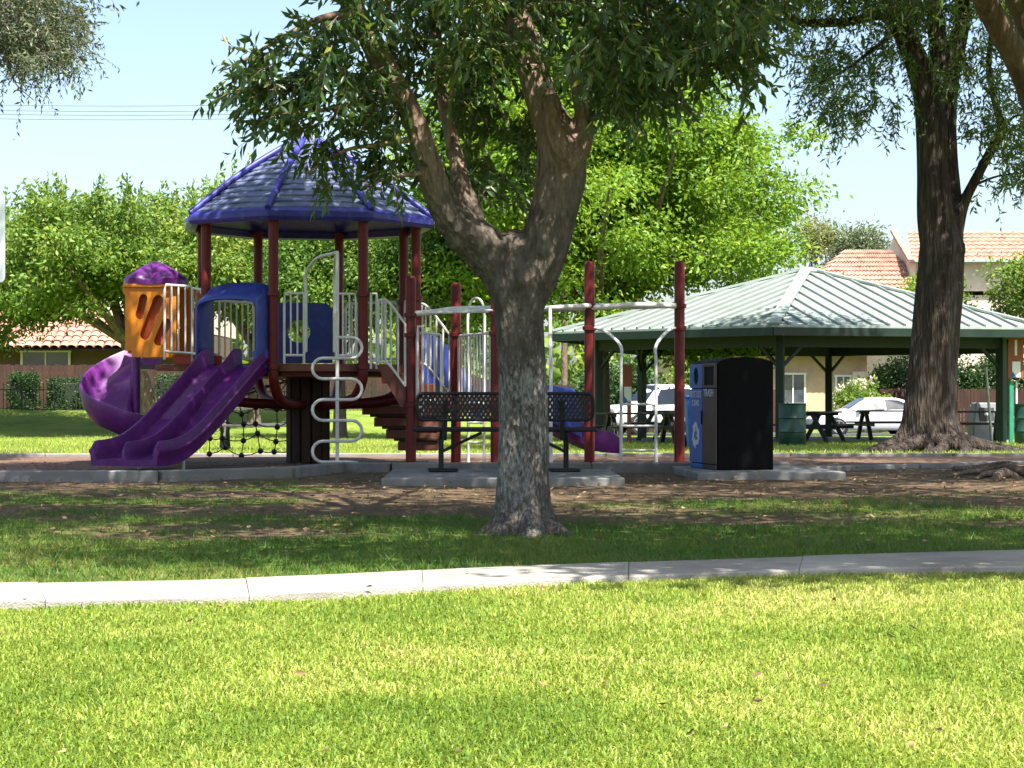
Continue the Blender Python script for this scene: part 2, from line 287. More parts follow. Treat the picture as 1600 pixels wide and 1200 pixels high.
M = dict(
    ground=groundmat(),
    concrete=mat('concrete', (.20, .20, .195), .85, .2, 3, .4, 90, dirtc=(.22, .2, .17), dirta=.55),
    concrete_path=mat('path_concrete', (.30, .28, .245), .85, .2, 1.6, .6, 120, dirtc=(.17, .15, .12), dirta=.75),
    mulch=mat('bark_mulch', (.115, .066, .042), .95, .5, 16, 1.0, 55, dirtc=(.25, .14, .08), dirta=.8),
    asphalt=mat('asphalt', (.06, .06, .06), .9, .2, 5, .4, 120),
    maroon=mat('maroon_post', (.125, .011, .010), .45, .10, 3, .06, 90, spec=.3, dirtc=(.10, .03, .025), dirta=.4),
    deckm=mat('deck_coating', (.16, .055, .035), .6, .18, 6, .3, 140),
    brown=mat('brown_column', (.042, .022, .015), .75, .3, 9, .5, 40, stretch=(1, 1, .3)),
    white=mat('white_rail', (.66, .66, .63), .4, .07, 5, .05, 100, dirtc=(.4, .38, .34), dirta=.35),
    blue=mat('blue_plastic', (.028, .052, .29), .38, .10, 2, .05, 60, dirtc=(.12, .13, .36), dirta=.4),
    roofblue=mat('blue_roof_edge', (.030, .030, .24), .45, .16, 4, .08, 50, dirtc=(.08, .08, .27), dirta=.6),
    roofgrey=mat('faded_roof_plastic', (.092, .115, .215), .5, .25, 3.4, .2, 60, dirtc=(.22, .24, .29), dirta=.9),
    purple=mat('purple_plastic', (.105, .012, .145), .40, .16, 5, .06, 60, dirtc=(.14, .045, .18), dirta=.6),
    orange=mat('orange_plastic', (.62, .20, .008), .4, .06, 2, .04, 60),
    redplate=mat('red_plate', (.30, .025, .012), .45, .1, 3, .05, 60),
    orangestep=mat('orange_step', (.50, .10, .025), .5, .15, 5, .1, 60),
    black=mat('black_coating', (.012, .012, .013), .5, .3, 10, .2, 120),
    binblack=mat('black_bin_side', (.0035, .004, .0045), .6, .2, 3, .1, 40, spec=.08, dirtc=(.007, .007, .007), dirta=.4),
    binblue=mat('blue_bin_panel', (.025, .115, .42), .42, .08, 3, .05, 60),
    binbrown=mat('brown_bin_panel', (.06, .045, .034), .5, .1, 3, .05, 60),
    darkhole=mat('dark_opening', (.004, .004, .004), .9, .1, 3, 0),
    whiteprint=mat('white_print', (.62, .66, .72), .6, .06, 20, 0),
    rope=mat('black_rope', (.015, .014, .013), .8, .3, 20, 0),
    metalroof=mat('pale_green_roof_metal', (.225, .27, .24), .42, .16, 1.2, .03, 20, spec=.4, dirtc=(.18, .205, .19), dirta=.65),
    roofseam=mat('roof_seam_metal', (.17, .20, .185), .4, .08, 1, .02, 20),
    darkgreen=mat('dark_green_steel', (.006, .019, .012), .5, .15, 3, .05, 60),
    barrel=mat('green_barrel_steel', (.008, .045, .028), .45, .2, 5, .1, 40, dirtc=(.05, .06, .05), dirta=.4),
    signbrown=mat('brown_sign_board', (.27, .075, .035), .6, .1, 4, .05, 60),
    paper=mat('notice_paper', (.72, .74, .76), .7, .05, 6, 0),
    greenpost=mat('green_sign_post', (.02, .20, .12), .45, .1, 4, .05, 60),
    greyplastic=mat('grey_plastic', (.20, .205, .215), .55, .1, 5, .05, 60),
    tablegrey=mat('weathered_table', (.055, .055, .055), .7, .25, 8, .2, 60),
    carpaint=mat('white_car_paint', (.56, .57, .60), .22, .015, 2, 0, coat=.6),
    truckpaint=mat('white_truck_paint', (.58, .59, .58), .28, .02, 2, 0, coat=.4),
    silverpaint=mat('silver_car_paint', (.45, .46, .48), .25, .02, 2, 0, coat=.5),
    carglass=mat('tinted_car_glass', (.012, .018, .026), .02, .1, 2, 0, spec=.3),
    tyre=mat('tyre_rubber', (.015, .015, .015), .85, .2, 10, .2, 60),
    rim=mat('alloy_rim', (.42, .42, .43), .3, .1, 10, 0, metal=.8),
    redlens=mat('red_lamp_lens', (.5, .02, .015), .2, .1, 10, 0),
    lens=mat('clear_lamp_lens', (.5, .52, .55), .12, .1, 10, 0),
    tile=mat('terracotta_tile', (.35, .19, .14), .85, .3, 3, .3, 40, dirtc=(.2, .1, .07), dirta=.5),
    stucco=mat('beige_stucco', (.47, .33, .22), .9, .08, 3, .4, 60),
    stuccoshade=mat('shade_dark_stucco', (.11, .07, .045), .9, .1, 3, .4, 60),  # house stucco darkened, the wall's shade put into its colour
    stuccopale=mat('pale_stucco', (.58, .48, .40), .9, .08, 3, .4, 60),
    winframe=mat('white_window_frame', (.65, .65, .62), .5, .05, 5, 0),
    houseglass=mat('house_window_glass', (.05, .06, .07), .1, .2, 2, 0, spec=.8),
    fencewood=mat('brown_fence_wood', (.042, .018, .012), .85, .3, 4, .5, 40, stretch=(1, 1, .15)),
    iron=mat('dark_iron', (.02, .022, .02), .5, .2, 8, 0),
    signwhite=mat('white_sign_plate', (.70, .73, .76), .5, .03, 4, 0),
    galv=mat('galvanised_post', (.35, .36, .36), .45, .12, 8, .05, 60, metal=.6),
    wire=mat('power_wire', (.09, .10, .12), .6, .1, 5, 0),
    bark1=barkmat('grey_lichen_bark', (.045, .036, .028), (.10, .082, .066), (.17, .145, .12), 16, .4, .8, lichen=((.37, .37, .345), .95, 1.65), upper=((.13, .085, .058), (.30, .22, .165), 2.35, 2.75)),
    limb=barkmat('tan_smooth_bark', (.12, .075, .05), (.22, .15, .105), (.31, .23, .17), 10, .6, .35),
    bark2=barkmat('dark_furrowed_bark', (.016, .012, .010), (.046, .036, .030), (.135, .108, .088), 13, .12, 1.0),
    bark3=barkmat('pale_brown_bark', (.07, .05, .036), (.14, .105, .075), (.21, .165, .125), 7, .3, .7),
    leaf_front=leafmat('dark_glossy_leaf', ((.016, .042, .015), (.034, .078, .022), (.07, .13, .03), (.21, .22, .03)), (.24, .36, .04), .36, .35, 1.2, .5),
    leaf_bright=leafmat('bright_green_leaf', ((.045, .12, .012), (.11, .22, .018), (.19, .30, .028), (.31, .37, .032)), (.37, .53, .04), .45, .5, .5),
    leaf_left=leafmat('mid_green_leaf', ((.04, .10, .02), (.10, .19, .03), (.20, .28, .05), (.32, .36, .06)), (.36, .48, .05), .42, .5, .4),
    leaf_mid=leafmat('deep_green_leaf', ((.025, .07, .012), (.055, .125, .018), (.11, .19, .028), (.24, .29, .04)), (.24, .38, .04), .36, .5, .5),
    leaf_olive=leafmat('grey_green_leaf', ((.045, .075, .045), (.085, .125, .07), (.15, .185, .10), (.24, .25, .14)), (.26, .33, .12), .38, .4, .8, .5),
    leaf_dark=leafmat('dark_hedge_leaf', ((.012, .035, .01), (.025, .065, .016), (.05, .10, .025)), (.10, .2, .03), .25, .5, .6),
    leaf_pale=leafmat('pale_sparse_leaf', ((.12, .15, .05), (.22, .24, .09), (.33, .33, .15)), (.4, .45, .15), .4, .5, .5),
    petal=leafmat('rose_petal', ((.75, .62, .58), (.8, .75, .7), (.8, .45, .4)), (.8, .7, .65), .3, .6, 2),
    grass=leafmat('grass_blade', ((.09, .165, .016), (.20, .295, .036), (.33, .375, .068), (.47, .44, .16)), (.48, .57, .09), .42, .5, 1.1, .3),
    grass_shade_tint=leafmat('shade_tinted_grass_blade', ((.03, .085, .012), (.055, .13, .018), (.10, .17, .028), (.22, .2, .06)), (.2, .34, .04), .35, .5, .9, .3),  # darker copy of the lawn grass, tree shade put into the blade colour
    litter=leafmat('dead_leaf', ((.10, .06, .03), (.22, .14, .07), (.38, .27, .15)), (.3, .2, .1), .15, .8, 2),
    clover=leafmat('clover_flower', ((.6, .6, .55), (.75, .75, .7)), (.7, .7, .6), .2, .7, 3),
)

# ------------------------------------------------------------------ setting: ground, path, play area, road
xs = np.unique(np.concatenate([np.linspace(-260, -12, 26), np.arange(-12, 12.01, .16), np.linspace(12, 260, 26)]))
ys = np.unique(np.concatenate([np.linspace(-30, 3, 8), np.arange(3, 30, .16), np.arange(30, 90, 1.5), np.linspace(90, 900, 18)]))
gx, gy = np.meshgrid(xs, ys); gzv = gz(gx, gy) - .022 * fbm(gx * 1.3, gy * 1.3) * (gy < 30) - .006 - .02 * dirt(gx, gy) * fbm(gx * 4, gy * 4)
ni, nj = gx.shape; idx = np.arange(ni * nj).reshape(ni, nj)
F = np.stack([idx[:-1, :-1], idx[:-1, 1:], idx[1:, 1:], idx[1:, :-1]], -1).reshape(-1, 4)
g_o = np_mesh('ground', np.stack([gx, gy, gzv], -1).reshape(-1, 3), F, M['ground'], rnd=dirt(gx, gy).ravel(), smooth=True)
tag(g_o, 'park lawn with a bare dirt belt under the trees', kind='structure')

# footpath: concrete slabs along a gentle curve
near = crom([(-8, 6.0), (-4, 6.95), (-2.06, 7.66), (-1.06, 7.93), (0, 8.5), (1.21, 9.02), (2.46, 9.22), (5, 9.5), (9, 10.2)], 8)
far = crom([(-8.3, 6.9), (-4.3, 7.85), (-2.28, 8.38), (-1.17, 8.64), (0, 9.23), (1.32, 9.75), (2.78, 10.22), (5.2, 10.8), (9, 11.4)], 8)
near_a, far_a = np.array(near), np.array(far)
fp = empty('footpath'); tag(fp, 'narrow concrete footpath crossing the lawn', kind='structure')
NP = len(near)
def seam(t): i = min(int(t), NP - 2); f = t - i; return near_a[i] * (1 - f) + near_a[i + 1] * f, far_a[i] * (1 - f) + far_a[i + 1] * f
cuts = [0, 5.5, 11.2, 17.1, 23.8, 29.2, 35.6, 41, 48, 55, NP - 1]
for a, b in zip(cuts[:-1], cuts[1:]):
    mb = MB(); tilt = random.uniform(-.004, .004); rings = []
    for k in range(6):
        t = a + (b - a) * (k / 5); t = min(max(t, a + .012), b - .012); p, q = seam(t); z = .022 + tilt
        rings.append([(p[0], p[1], -.06), (p[0], p[1], z - .008), (p[0] + (q[0] - p[0]) * .012, p[1] + (q[1] - p[1]) * .012, z), (q[0] + (p[0] - q[0]) * .012, q[1] + (p[1] - q[1]) * .012, z), (q[0], q[1], z - .008), (q[0], q[1], -.06)])
    mb.loft(rings, True, True, False).build('slab', M['concrete_path'], fp)

def on_path(x, y):
    n = np.interp(x, near_a[:, 0], near_a[:, 1]); f = np.interp(x, far_a[:, 0], far_a[:, 1]); w = .05 * (fbm(x * 5, y * 0 + 3) - .35); return (y > n + w) & (y < f - w * 1.3)

# play area surface and its concrete kerb
KN = [(-12, 19.0), (-3.55, 19.35), (-2.35, 20.35), (-1.93, 21.75), (-1.35, 21.62), (3.15, 21.75), (6.5, 24.0), (11, 25.4)]
KF = [(11, 27.6), (4, 27.7), (-4, 27.5), (-12, 27.3)]
mb = MB(); poly = KN + KF
tr = tessellate_polygon([[Vector((x, y, 0)) for x, y in poly]])
ps = mb.add([(x, y, .012 - max(0, y - 24) * .0133) for x, y in poly], [tuple(t) for t in tr]).build('play_area_surface', M['mulch']); tag(ps, 'reddish bark mulch of the play area', kind='structure')
kb = empty('kerb'); tag(kb, 'low concrete kerb around the play area', kind='structure')
def kerb_run(pts, h, wd=.15):
    for (x0, y0), (x1, y1) in zip(pts[:-1], pts[1:]):
        L = math.hypot(x1 - x0, y1 - y0); n = max(1, round(L / 2.4))
        for i in range(n):
            a = i / n; b = (i + 1) / n - .006 / L * 2; c = ((x0 + (x1 - x0) * (a + b) / 2), (y0 + (y1 - y0) * (a + b) / 2))
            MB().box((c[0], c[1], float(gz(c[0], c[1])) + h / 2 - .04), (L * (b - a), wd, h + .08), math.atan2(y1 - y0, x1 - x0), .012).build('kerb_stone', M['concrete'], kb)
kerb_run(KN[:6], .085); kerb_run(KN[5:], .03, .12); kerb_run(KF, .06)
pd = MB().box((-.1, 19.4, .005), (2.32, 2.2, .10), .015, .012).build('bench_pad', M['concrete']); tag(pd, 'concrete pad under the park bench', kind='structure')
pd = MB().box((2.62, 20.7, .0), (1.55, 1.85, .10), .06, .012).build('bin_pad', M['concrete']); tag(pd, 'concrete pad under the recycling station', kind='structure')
mb = MB(); rd = []
for i in range(30):
    x = 1.5 + i * 3; rd.append([(x, 69, float(gz(x, 69)) + .02), (x, 82, float(gz(x, 82)) + .02)])
tag(mb.loft(rd, False, False, False, False).build('road', M['asphalt']), 'street behind the pavilion', kind='structure')

# ------------------------------------------------------------------ play structure
CX, CY = -2.57, 24.2
play = empty('play_structure', (CX, CY, 0), 'purple and maroon playground climber with blue octagonal roof, slides and white rails', 'playground')
def oct_(R_, k, z): a = R(-101 + 45 * k); return Vector((CX + R_ * math.cos(a), CY + R_ * math.sin(a), z))
def edge(k, t, R_=1.4, z=0.): return oct_(R_, k, z).lerp(oct_(R_, k + 1, z), t)
def enorm(k): a = R(-101 + 45 * k + 22.5); return Vector((math.cos(a), math.sin(a), 0))
DZ = 1.22
for k in range(8):          # posts that bend in to the central column
    a = R(-101 + 45 * k); q = lambda r, z: (CX + r * math.cos(a), CY + r * math.sin(a), z)
    pts = crom([q(1.4, 3.0), q(1.4, 2.0), q(1.4, 1.18), q(1.36, .98), q(1.2, .82), q(.9, .755), q(.55, .735), q(.2, .72)], 4)
    po = MB().tube(pts, .062, 14).build('post', M['maroon'], play)
    MB().lathe(q(1.4, 2.05), [(.066, -.03), (.083, -.025), (.083, .025), (.066, .03)], 16).build('collar', M['maroon'], po)
    MB().lathe(q(1.4, 1.19), [(.066, -.04), (.08, -.035), (.08, .035), (.066, .04)], 16).build('collar', M['maroon'], po)
# central column of upright staves
col = MB().lathe((CX, CY, 0), [(.21, 0), (.21, 1.12)], 12, False).build('central_column', M['brown'], play)
for i in range(12):
    a = 2 * math.pi * i / 12; r = .245
    MB().box((CX + r * math.cos(a), CY + r * math.sin(a), .565), (.05, .112, 1.13), a, .008).build('stave', M['brown'], col)
# deck
rings = [[oct_(r, k, z) for k in range(8)] for r, z in ((1.30, 1.13), (1.345, 1.13), (1.345, DZ - .01), (1.335, DZ))]
MB().loft(rings, True, True, False).build('deck', M['deckm'], play, .004)
MB().loft([[oct_(r, k, z) for k in range(8)] for r, z in ((.5, 1.05), (1.1, 1.07), (1.1, 1.13), (.5, 1.13))], True, True, False).build('deck_frame', M['maroon'], play)

# roof: eight moulded panels with shingle courses, ridge ribs, rim and cap
roof = empty('roof', (0, 0, 0)); roof.parent = play
RE, ZE, RT, ZT = 1.56, 3.05, .16, 4.02
for k in range(8):
    nc = 13; rings = []
    for i in range(nc):
        for f, lift in ((.08, .0), (-.04, .010), (-.04, .026), (.98, .004)):
            t = max(0, (i + f) / nc); r = RE + (RT - RE) * t; z = ZE + (ZT - ZE) * t + lift + .03 * math.sin(math.pi * t)
            row = []
            for j in range(9):
                u = .03 + .94 * j / 8; p = oct_(r, k, z).lerp(oct_(r, k + 1, z), u)
                wob = .0035 * math.sin(j * 1.3 + i * 1.7 + k) + .0015 * math.sin(j * 3 + i * 3.1)
                p.z += wob + .014 * math.sin(math.pi * u); row.append(p)
            rings.append(row)
    MB().loft(rings, False, False, False, False).build('roof_panel', M['roofgrey'], roof)
    p0, p1 = oct_(RE + .05, k, ZE + .005), oct_(RT, k, ZT + .04)
    mid = p0.lerp(p1, .5) + Vector((0, 0, .055))
    MB().tube(crom([p0, mid, p1], 5), [.040] * 10 + [.032], 10).build('ridge', M['roofblue'], roof)
rings = [[oct_(r, k, z) for k in range(8)] for r, z in ((1.50, 2.93), (1.60, 2.91), (1.635, 2.96), (1.63, 3.03), (1.57, 3.075), (1.50, 3.07), (1.47, 3.0))]
MB().loft(rings + [rings[0]], False, False, False).build('roof_rim', M['roofblue'], roof, .015)
MB().loft([[oct_(r, k, z) for k in range(8)] for r, z in ((1.53, 2.99), (.9, 3.3), (.12, 3.85))], False, True, False).build('roof_lining', M['roofblue'], roof)
MB().loft([[oct_(r, k, z) for k in range(8)] for r, z in ((.23, 3.99), (.235, 4.02), (.12, 4.10), (.02, 4.15))], True, True, False).build('roof_cap', M['roofgrey'], roof, .006)

def rail(name, a, b, h0, h1, nb, parent=play, ends=True, drop=0.0, r=.016):
    "white guard rail between two floor points; h0/h1 bottom and top height above them; drop rounds the far top corner"
    a, b = Vector(a), Vector(b); up = Vector((0, 0, 1)); mb = MB()
    loop = [a + up * h0, a + up * (h1 - .06), a.lerp(b, .04) + up * h1, a.lerp(b, .96 - drop) + up * h1, b + up * (h1 - .06 - drop * .5), b + up * h0]
    mb.tube(loop, r, 8); mb.tube([a + up * h0, b + up * h0], r, 8)
    for i in range(1, nb):
        t = i / nb; p = a.lerp(b, t); top = h1 - (max(0, t - (.96 - drop)) / max(.04 + drop, .01)) * (drop * .5)
        mb.tube([p + up * h0, p + up * top], .0115, 6)
    if ends:
        for p in (a, b): mb.tube([p + up * (h0 - .1), p + up * h0], r, 8)
    return mb.build(name, M['white'], parent)
dv = Vector((0, 0, DZ))
rail('guardrail', edge(0, .12) + dv, edge(0, .34) + dv, .1, .84, 3); rail('guardrail', edge(0, .70) + dv, edge(0, .92) + dv, .1, .84, 3)
rail('guardrail', edge(5, .08) + dv, edge(5, .92) + dv, .1, .84, 8); rail('guardrail', edge(2, .1) + dv, edge(2, .9) + dv, .1, .84, 8)
rail('guardrail', edge(3, .1) + dv, edge(3, .9) + dv, .1, .84, 8)
# blue play panel at the back, with a round porthole
e0, e1 = edge(4, .08, z=DZ + .05), edge(4, .92, z=DZ + .05); u = (e1 - e0).normalized(); Wd = (e1 - e0).length
hole = [(Wd * .5 + .15 * math.cos(t * math.pi / 10), .42 + .15 * math.sin(t * math.pi / 10)) for t in range(20)]
MB().plate([(0, 0), (Wd, 0), (Wd, .72), (Wd - .08, .8), (.08, .8), (0, .72)], [hole], (e0, u, (0, 0, 1), enorm(4)), .05).build('play_panel', M['blue'], play, .01)

# S-shaped loop climber with its arch
pb = Vector((-2.0, 21.98, 0)); eu = (oct_(1.4, 1, 0) - oct_(1.4, 0, 0)).normalized()
mb = MB(); mb.tube([pb - Vector((0, 0, .05)), pb + Vector((0, 0, 2.47))], .021, 10)
for t in (.36, .68):
    q = edge(0, t); mb.tube(crom([q + Vector((0, 0, 1.36)), q + Vector((0, 0, 2.0)), q + Vector((0, 0, 2.28)), q.lerp(pb, .35) + Vector((0, 0, 2.45)), pb + Vector((0, 0, 2.48))], 6), .019, 10)
    mb.tube([q + Vector((0, 0, 1.36)), edge(0, .34 if t < .5 else .70) + Vector((0, 0, 1.36))], .016, 8)
path = []; zl = [1.505 - .2375 * i for i in range(7)]; hw, rr_ = .165, .11875
sgn = 1
path.append((0, zl[0]))
for i in range(6):
    path.append((sgn * hw, zl[i]))
    for k in range(1, 8): a = math.pi * k / 8; path.append((sgn * (hw + rr_ * math.sin(a)), zl[i] - rr_ + rr_ * math.cos(a)))
    path.append((sgn * hw, zl[i + 1])); path.append((0, zl[i + 1])); sgn = -sgn
path += [(hw * .8, zl[6]), (hw + .06, zl[6] - .012), (hw + .115, zl[6] - .06), (hw + .13, -.02)]
mb.tube([pb + eu * x + Vector((0, -.012, z)) for x, z in path], .0185, 8)
mb.build('loop_climber', M['white'], play)

# double slide with moulded walls
n7, O7 = Vector((math.cos(R(-117.5)), math.sin(R(-117.5)), 0)), edge(7, .52); t7 = Vector((-n7.y, n7.x, 0))      # t7 points towards the camera side
if t7.y > 0: t7 = -t7
def bed(u, lane):
    z = np.interp(u, [0, .1, .25, .5, 1.0, 1.4, 1.65, 1.85, 2.02, 2.2], [1.2, 1.195, 1.11, .93, .58, .32, .20, .15, .135, .13])
    if lane: z += .045 * math.sin((u - .2) * 4.6) * (1 if .2 < u < 1.6 else 0)
    return float(z)
rings = []; NU = 44
for i in range(NU + 1):
    u = 2.2 * i / NU; wl = .21 + .03 * max(0, 1 - abs(u - .14) / .14)
    e = 1 - max(0, (u - 2.10) / .10) ** 3 * .35; wl *= e
    zc = np.mean([bed(max(0, u - .06), 0), bed(u, 0), bed(min(2.2, u + .06), 0)]); b0, b1 = bed(u, 0), bed(u, 1)
    sec = [(-.455, zc - .07), (-.465, zc + .05), (-.485, zc + .075), (-.485, zc + .105), (-.465, zc + .12), (-.462, zc + wl - .02), (-.45, zc + wl), (-.425, zc + wl), (-.415, zc + wl - .02), (-.405, b0 + .04), (-.375, b0),
           (-.045, b0), (-.025, b0 + .03), (-.018, zc + wl - .03), (-.008, zc + wl - .012), (.008, zc + wl - .012), (.018, zc + wl - .03), (.025, b1 + .03), (.045, b1), (.375, b1), (.405, b1 + .04), (.415, zc + wl - .02), (.425, zc + wl),
           (.45, zc + wl), (.462, zc + wl - .02), (.465, zc + .12), (.485, zc + .105), (.485, zc + .075), (.465, zc + .05), (.455, zc - .07)]
    rings.append([O7 + n7 * u + t7 * v + Vector((0, 0, z)) for v, z in sec])
MB().loft(rings, True, True, True).build('double_slide', M['purple'], play)
for v in (-.3, .32):
    MB().tube([O7 + n7 * 1.55 + t7 * v + Vector((0, 0, -.03)), O7 + n7 * 1.55 + t7 * v + Vector((0, 0, .24))], .022, 8).build('slide_leg', M['white'], play)
# blue hood over the slide entry
def archp(hw_, zt, zs, zb, n=10):
    P = [(-hw_, zb), (-hw_, zs)]
    for i in range(1, n): a = math.pi * (1 - i / n); P.append((hw_ * math.cos(a) * (1 - .0), zs + (zt - zs) * math.sin(a) ** .42))
    return P + [(hw_, zs), (hw_, zb)]
nh, Oh = enorm(7), edge(7, .5); th_ = Vector((nh.y, -nh.x, 0)); th_ = th_ if th_.y < 0 else -th_
rings = []
for dn, hw_, zt, zs in ((-.06, .485, 2.20, 2.02), (.0, .50, 2.20, 2.02), (.22, .50, 2.04, 1.86), (.24, .49, 2.02, 1.85), (.24, .47, 1.995, 1.83), (.22, .46, 1.985, 1.82), (-.04, .45, 2.14, 1.97), (-.06, .46, 2.16, 1.98)):
    rings.append([Oh + nh * dn + th_ * v + Vector((0, 0, z)) for v, z in archp(hw_, zt, zs, 1.16, 16)])
MB().loft(rings + [rings[0]], False, False, True, False).build('slide_hood', M['blue'], play)
for sg in (-1, 1):
    MB().bar(Oh + nh * .2 + th_ * sg * .47 + Vector((0, 0, 1.13)), Oh + nh * .2 + th_ * sg * .43 + Vector((0, 0, 1.36)), .06, .14).build('hood_foot', M['blue'], play, .012)

# orange entry tower with slots, purple fluted canopy, spiral slide
tx0, tx1, ty0, ty1, tz0, tz1 = -4.76, -4.13, 23.62, 24.30, 1.33, 2.21
tw = empty('entry_tower'); tw.parent = play
slots = [capsule(.20, .60, .22, .048, R(77)), capsule(.325, .47, .46, .060, R(69)), capsule(.46, .29, .24, .058, R(66))]
outl = [(0, .06), (.08, .06), (.08, -.02), (.57, -.02), (.60, 0), (.63, .03), (.63, .86), (.60, .88), (.0, .88), (-.03, .84), (-.03, .78), (0, .74)]
MB().plate(outl, slots, ((tx0, ty0, tz0), (1, 0, 0), (0, 0, 1), (0, 1, 0)), .07).build('slotted_panel', M['orange'], tw, .012)
MB().plate(outl, slots, ((tx0, ty1, tz0), (1, 0, 0), (0, 0, 1), (0, 1, 0)), .07).build('slotted_panel', M['orange'], tw, .012)
MB().box(((tx0 + tx1) / 2, ty0 + .12, (tz0 + tz1) / 2 + .06), (.56, .02, .72), 0).build('panel_liner', M['orangestep'], tw)
MB().box((tx0 + .05, ty0 + .2, (tz0 + tz1) / 2), (.07, .26, tz1 - tz0 - .06), 0, .01).build('side_cheek', M['orange'], tw)
MB().box(((tx0 + tx1) / 2, (ty0 + ty1) / 2 + .03, tz1 - .02), (.68, .80, .05), 0, .012).build('tower_lintel', M['orange'], tw)
MB().plate([(0, 0), (.34, 0), (.34, .84), (0, .84)], [capsule(.17, .45, .5, .03, R(105))], ((tx1 + .005, ty1 + .01, tz0 + .02), (1, .06, 0), (0, 0, 1), (0, 1, 0)), .05).build('back_panel', M['orange'], tw, .01)
cx_, cy_ = (tx0 + tx1) / 2, (ty0 + ty1) / 2
fl = lambda r, z, t: r * (1 + .30 * (abs(math.cos(6 * math.pi * t)) - .75) * float(np.interp(z, [.05, .075, .12, .27, .30], [0, .9, 1, .6, 0]))) * (1 + .05 * math.cos(8 * math.pi * t + math.pi))
MB().lathe((cx_, cy_, tz1), [(.40, -.005), (.405, .055), (.395, .075), (.36, .11), (.25, .19), (.12, .265), (.03, .30), (.005, .305)], 96, True, fl).build('tower_canopy', M['purple'], tw)
MB().box((-4.05, 23.95, 1.185), (.75, .62, .07), .12, .008).build('bridge_deck', M['deckm'], tw)
MB().plate([(0, .05), (.42, .0), (.60, -.10), (.60, .14), (.0, .14)], [], ((-4.16, 23.60, 1.19), (.97, .1, 0), (0, 0, 1), (0, 1, 0)), .04).build('red_kick_plate', M['redplate'], tw, .006)
rail('guardrail', (-4.26, 23.55, 1.32), (-3.93, 23.60, 1.30), .06, .88, 4, tw); rail('guardrail', (-3.93, 23.60, 1.30), (-3.80, 23.50, 1.28), .06, .86, 1, tw)
rail('guardrail', (-4.0, 24.32, 1.30), (-3.72, 24.40, 1.30), .06, .86, 3, tw)
sx, sy = -4.74, 24.22
rings = []
for i in range(61):
    th = 70 + 330 * i / 60; a = R(th)
    zb = float(np.interp(th, [60, 90, 135, 180, 225, 270, 315, 360, 400], [1.24, 1.22, .99, .72, .51, .36, .25, .17, .13])); wl = float(np.interp(th, [70, 100, 200, 330, 400], [.32, .33, .33, .27, .18]))
    sec = [(.06, zb - .05), (.06, zb + .20), (.075, zb + .215), (.09, zb + .20), (.11, zb + .03), (.2, zb), (.45, zb - .005), (.56, zb + .03), (.625, zb + .14), (.66, zb + wl - .02), (.675, zb + wl), (.70, zb + wl - .005), (.705, zb + wl - .04), (.67, zb + .10), (.60, zb - .02), (.46, zb - .06), (.2, zb - .06)]
    rings.append([(sx + r * math.cos(a), sy + r * math.sin(a), z) for r, z in sec])
MB().loft(rings, True, True, True).build('spiral_slide', M['purple'], play)
MB().tube([(sx, sy, -.03), (sx, sy, 1.34)], .055, 12).build('slide_pole', M['purple'], play)
MB().tube([(sx + .18, sy - .5, -.03), (sx + .18, sy - .5, .34)], .05, 12).build('slide_pole', M['purple'], play)

# lower triangular deck, its posts, stair and rails
P1, P2, P4 = Vector((-1.206, 22.9, 0)), Vector((-.70, 23.95, 0)), Vector((-.19, 22.55, 0))
Q1, Q2 = Vector((.916, 22.7, 0)), Vector((1.98, 22.7, 0))
def tall_post(p, h, cols):
    o = MB().lathe(p, [(.062, -.1), (.062, h - .045), (.056, h - .02), (.04, h - .004), (.005, h)], 16).build('post', M['maroon'], play)
    for z in cols: MB().lathe(p + Vector((0, 0, z)), [(.066, -.028), (.083, -.022), (.083, .022), (.066, .028)], 16).build('collar', M['maroon'], o)
    return o
tall_post(P1, 2.27, (1.80, 1.56, .73)); tall_post(P2, 2.25, (1.6,)); tall_post(P4, 2.45, (1.80, 1.57)); tall_post(Q1, 2.43, (1.90, 1.635)); tall_post(Q2, 2.43, (1.90, 1.635))
mb = MB(); mb.loft([[P1 + Vector((0, 0, z)), P4 + Vector((0, 0, z)), P2 + Vector((0, 0, z))] for z in (.66, .73)], True, True, False).build('lower_deck', M['deckm'], play, .004)
for i in range(3):      # orange steps between the two decks
    c = Vector((-1.36 + .2 * i, 23.42 - .04 * i, 0)); MB().box((c.x, c.y, 1.05 - .13 * i), (.26, .72, .13), -.25, .015).build('step', M['orangestep'], play)
ka, kb_ = edge(1, .0), P1
a_, b_ = Vector((-1.62, 22.98, 0)), Vector((-1.27, 22.9, 0))
MB().plate([(0, 1.20), (.07, 1.22), (.36, .94), (.36, .70), (.30, .70)], [], (a_ * 1.0, (b_ - a_).normalized(), (0, 0, 1), (0, 1, 0)), .03).build('stringer', M['deckm'], play)
def sloped_rail(pts, hts, h, nb):
    mb = MB(); P = [Vector((p[0], p[1], z)) for p, z in zip(pts, hts)]; up = Vector((0, 0, h))
    pp = [Vector(q) for q in crom(P, 5)]
    mb.tube([pp[0]] + [p + up for p in pp] + [pp[-1]], .017, 8); mb.tube(pp, .015, 8)
    L = len(pp) - 1
    for i in range(1, nb): t = i / nb * L; k = min(int(t), L - 1); q = pp[k].lerp(pp[k + 1], t - k); mb.tube([q, q + up], .0115, 6)
    return mb.build('guardrail', M['white'], play)
rail('guardrail', (-1.69, 23.0, DZ), (-1.62, 23.0, DZ), .04, .84, 1)
sloped_rail([(-1.60, 22.96), (-1.48, 22.94), (-1.27, 22.88)], [1.24, 1.22, .95], .74, 5)
sloped_rail([(-1.2, 23.92), (-1.05, 23.95), (-.78, 23.98)], [1.26, 1.20, .86], .74, 7)
sloped_rail([(-1.13, 22.86), (-1.0, 22.83), (-.84, 22.78)], [.78, .78, .76], .8, 4)
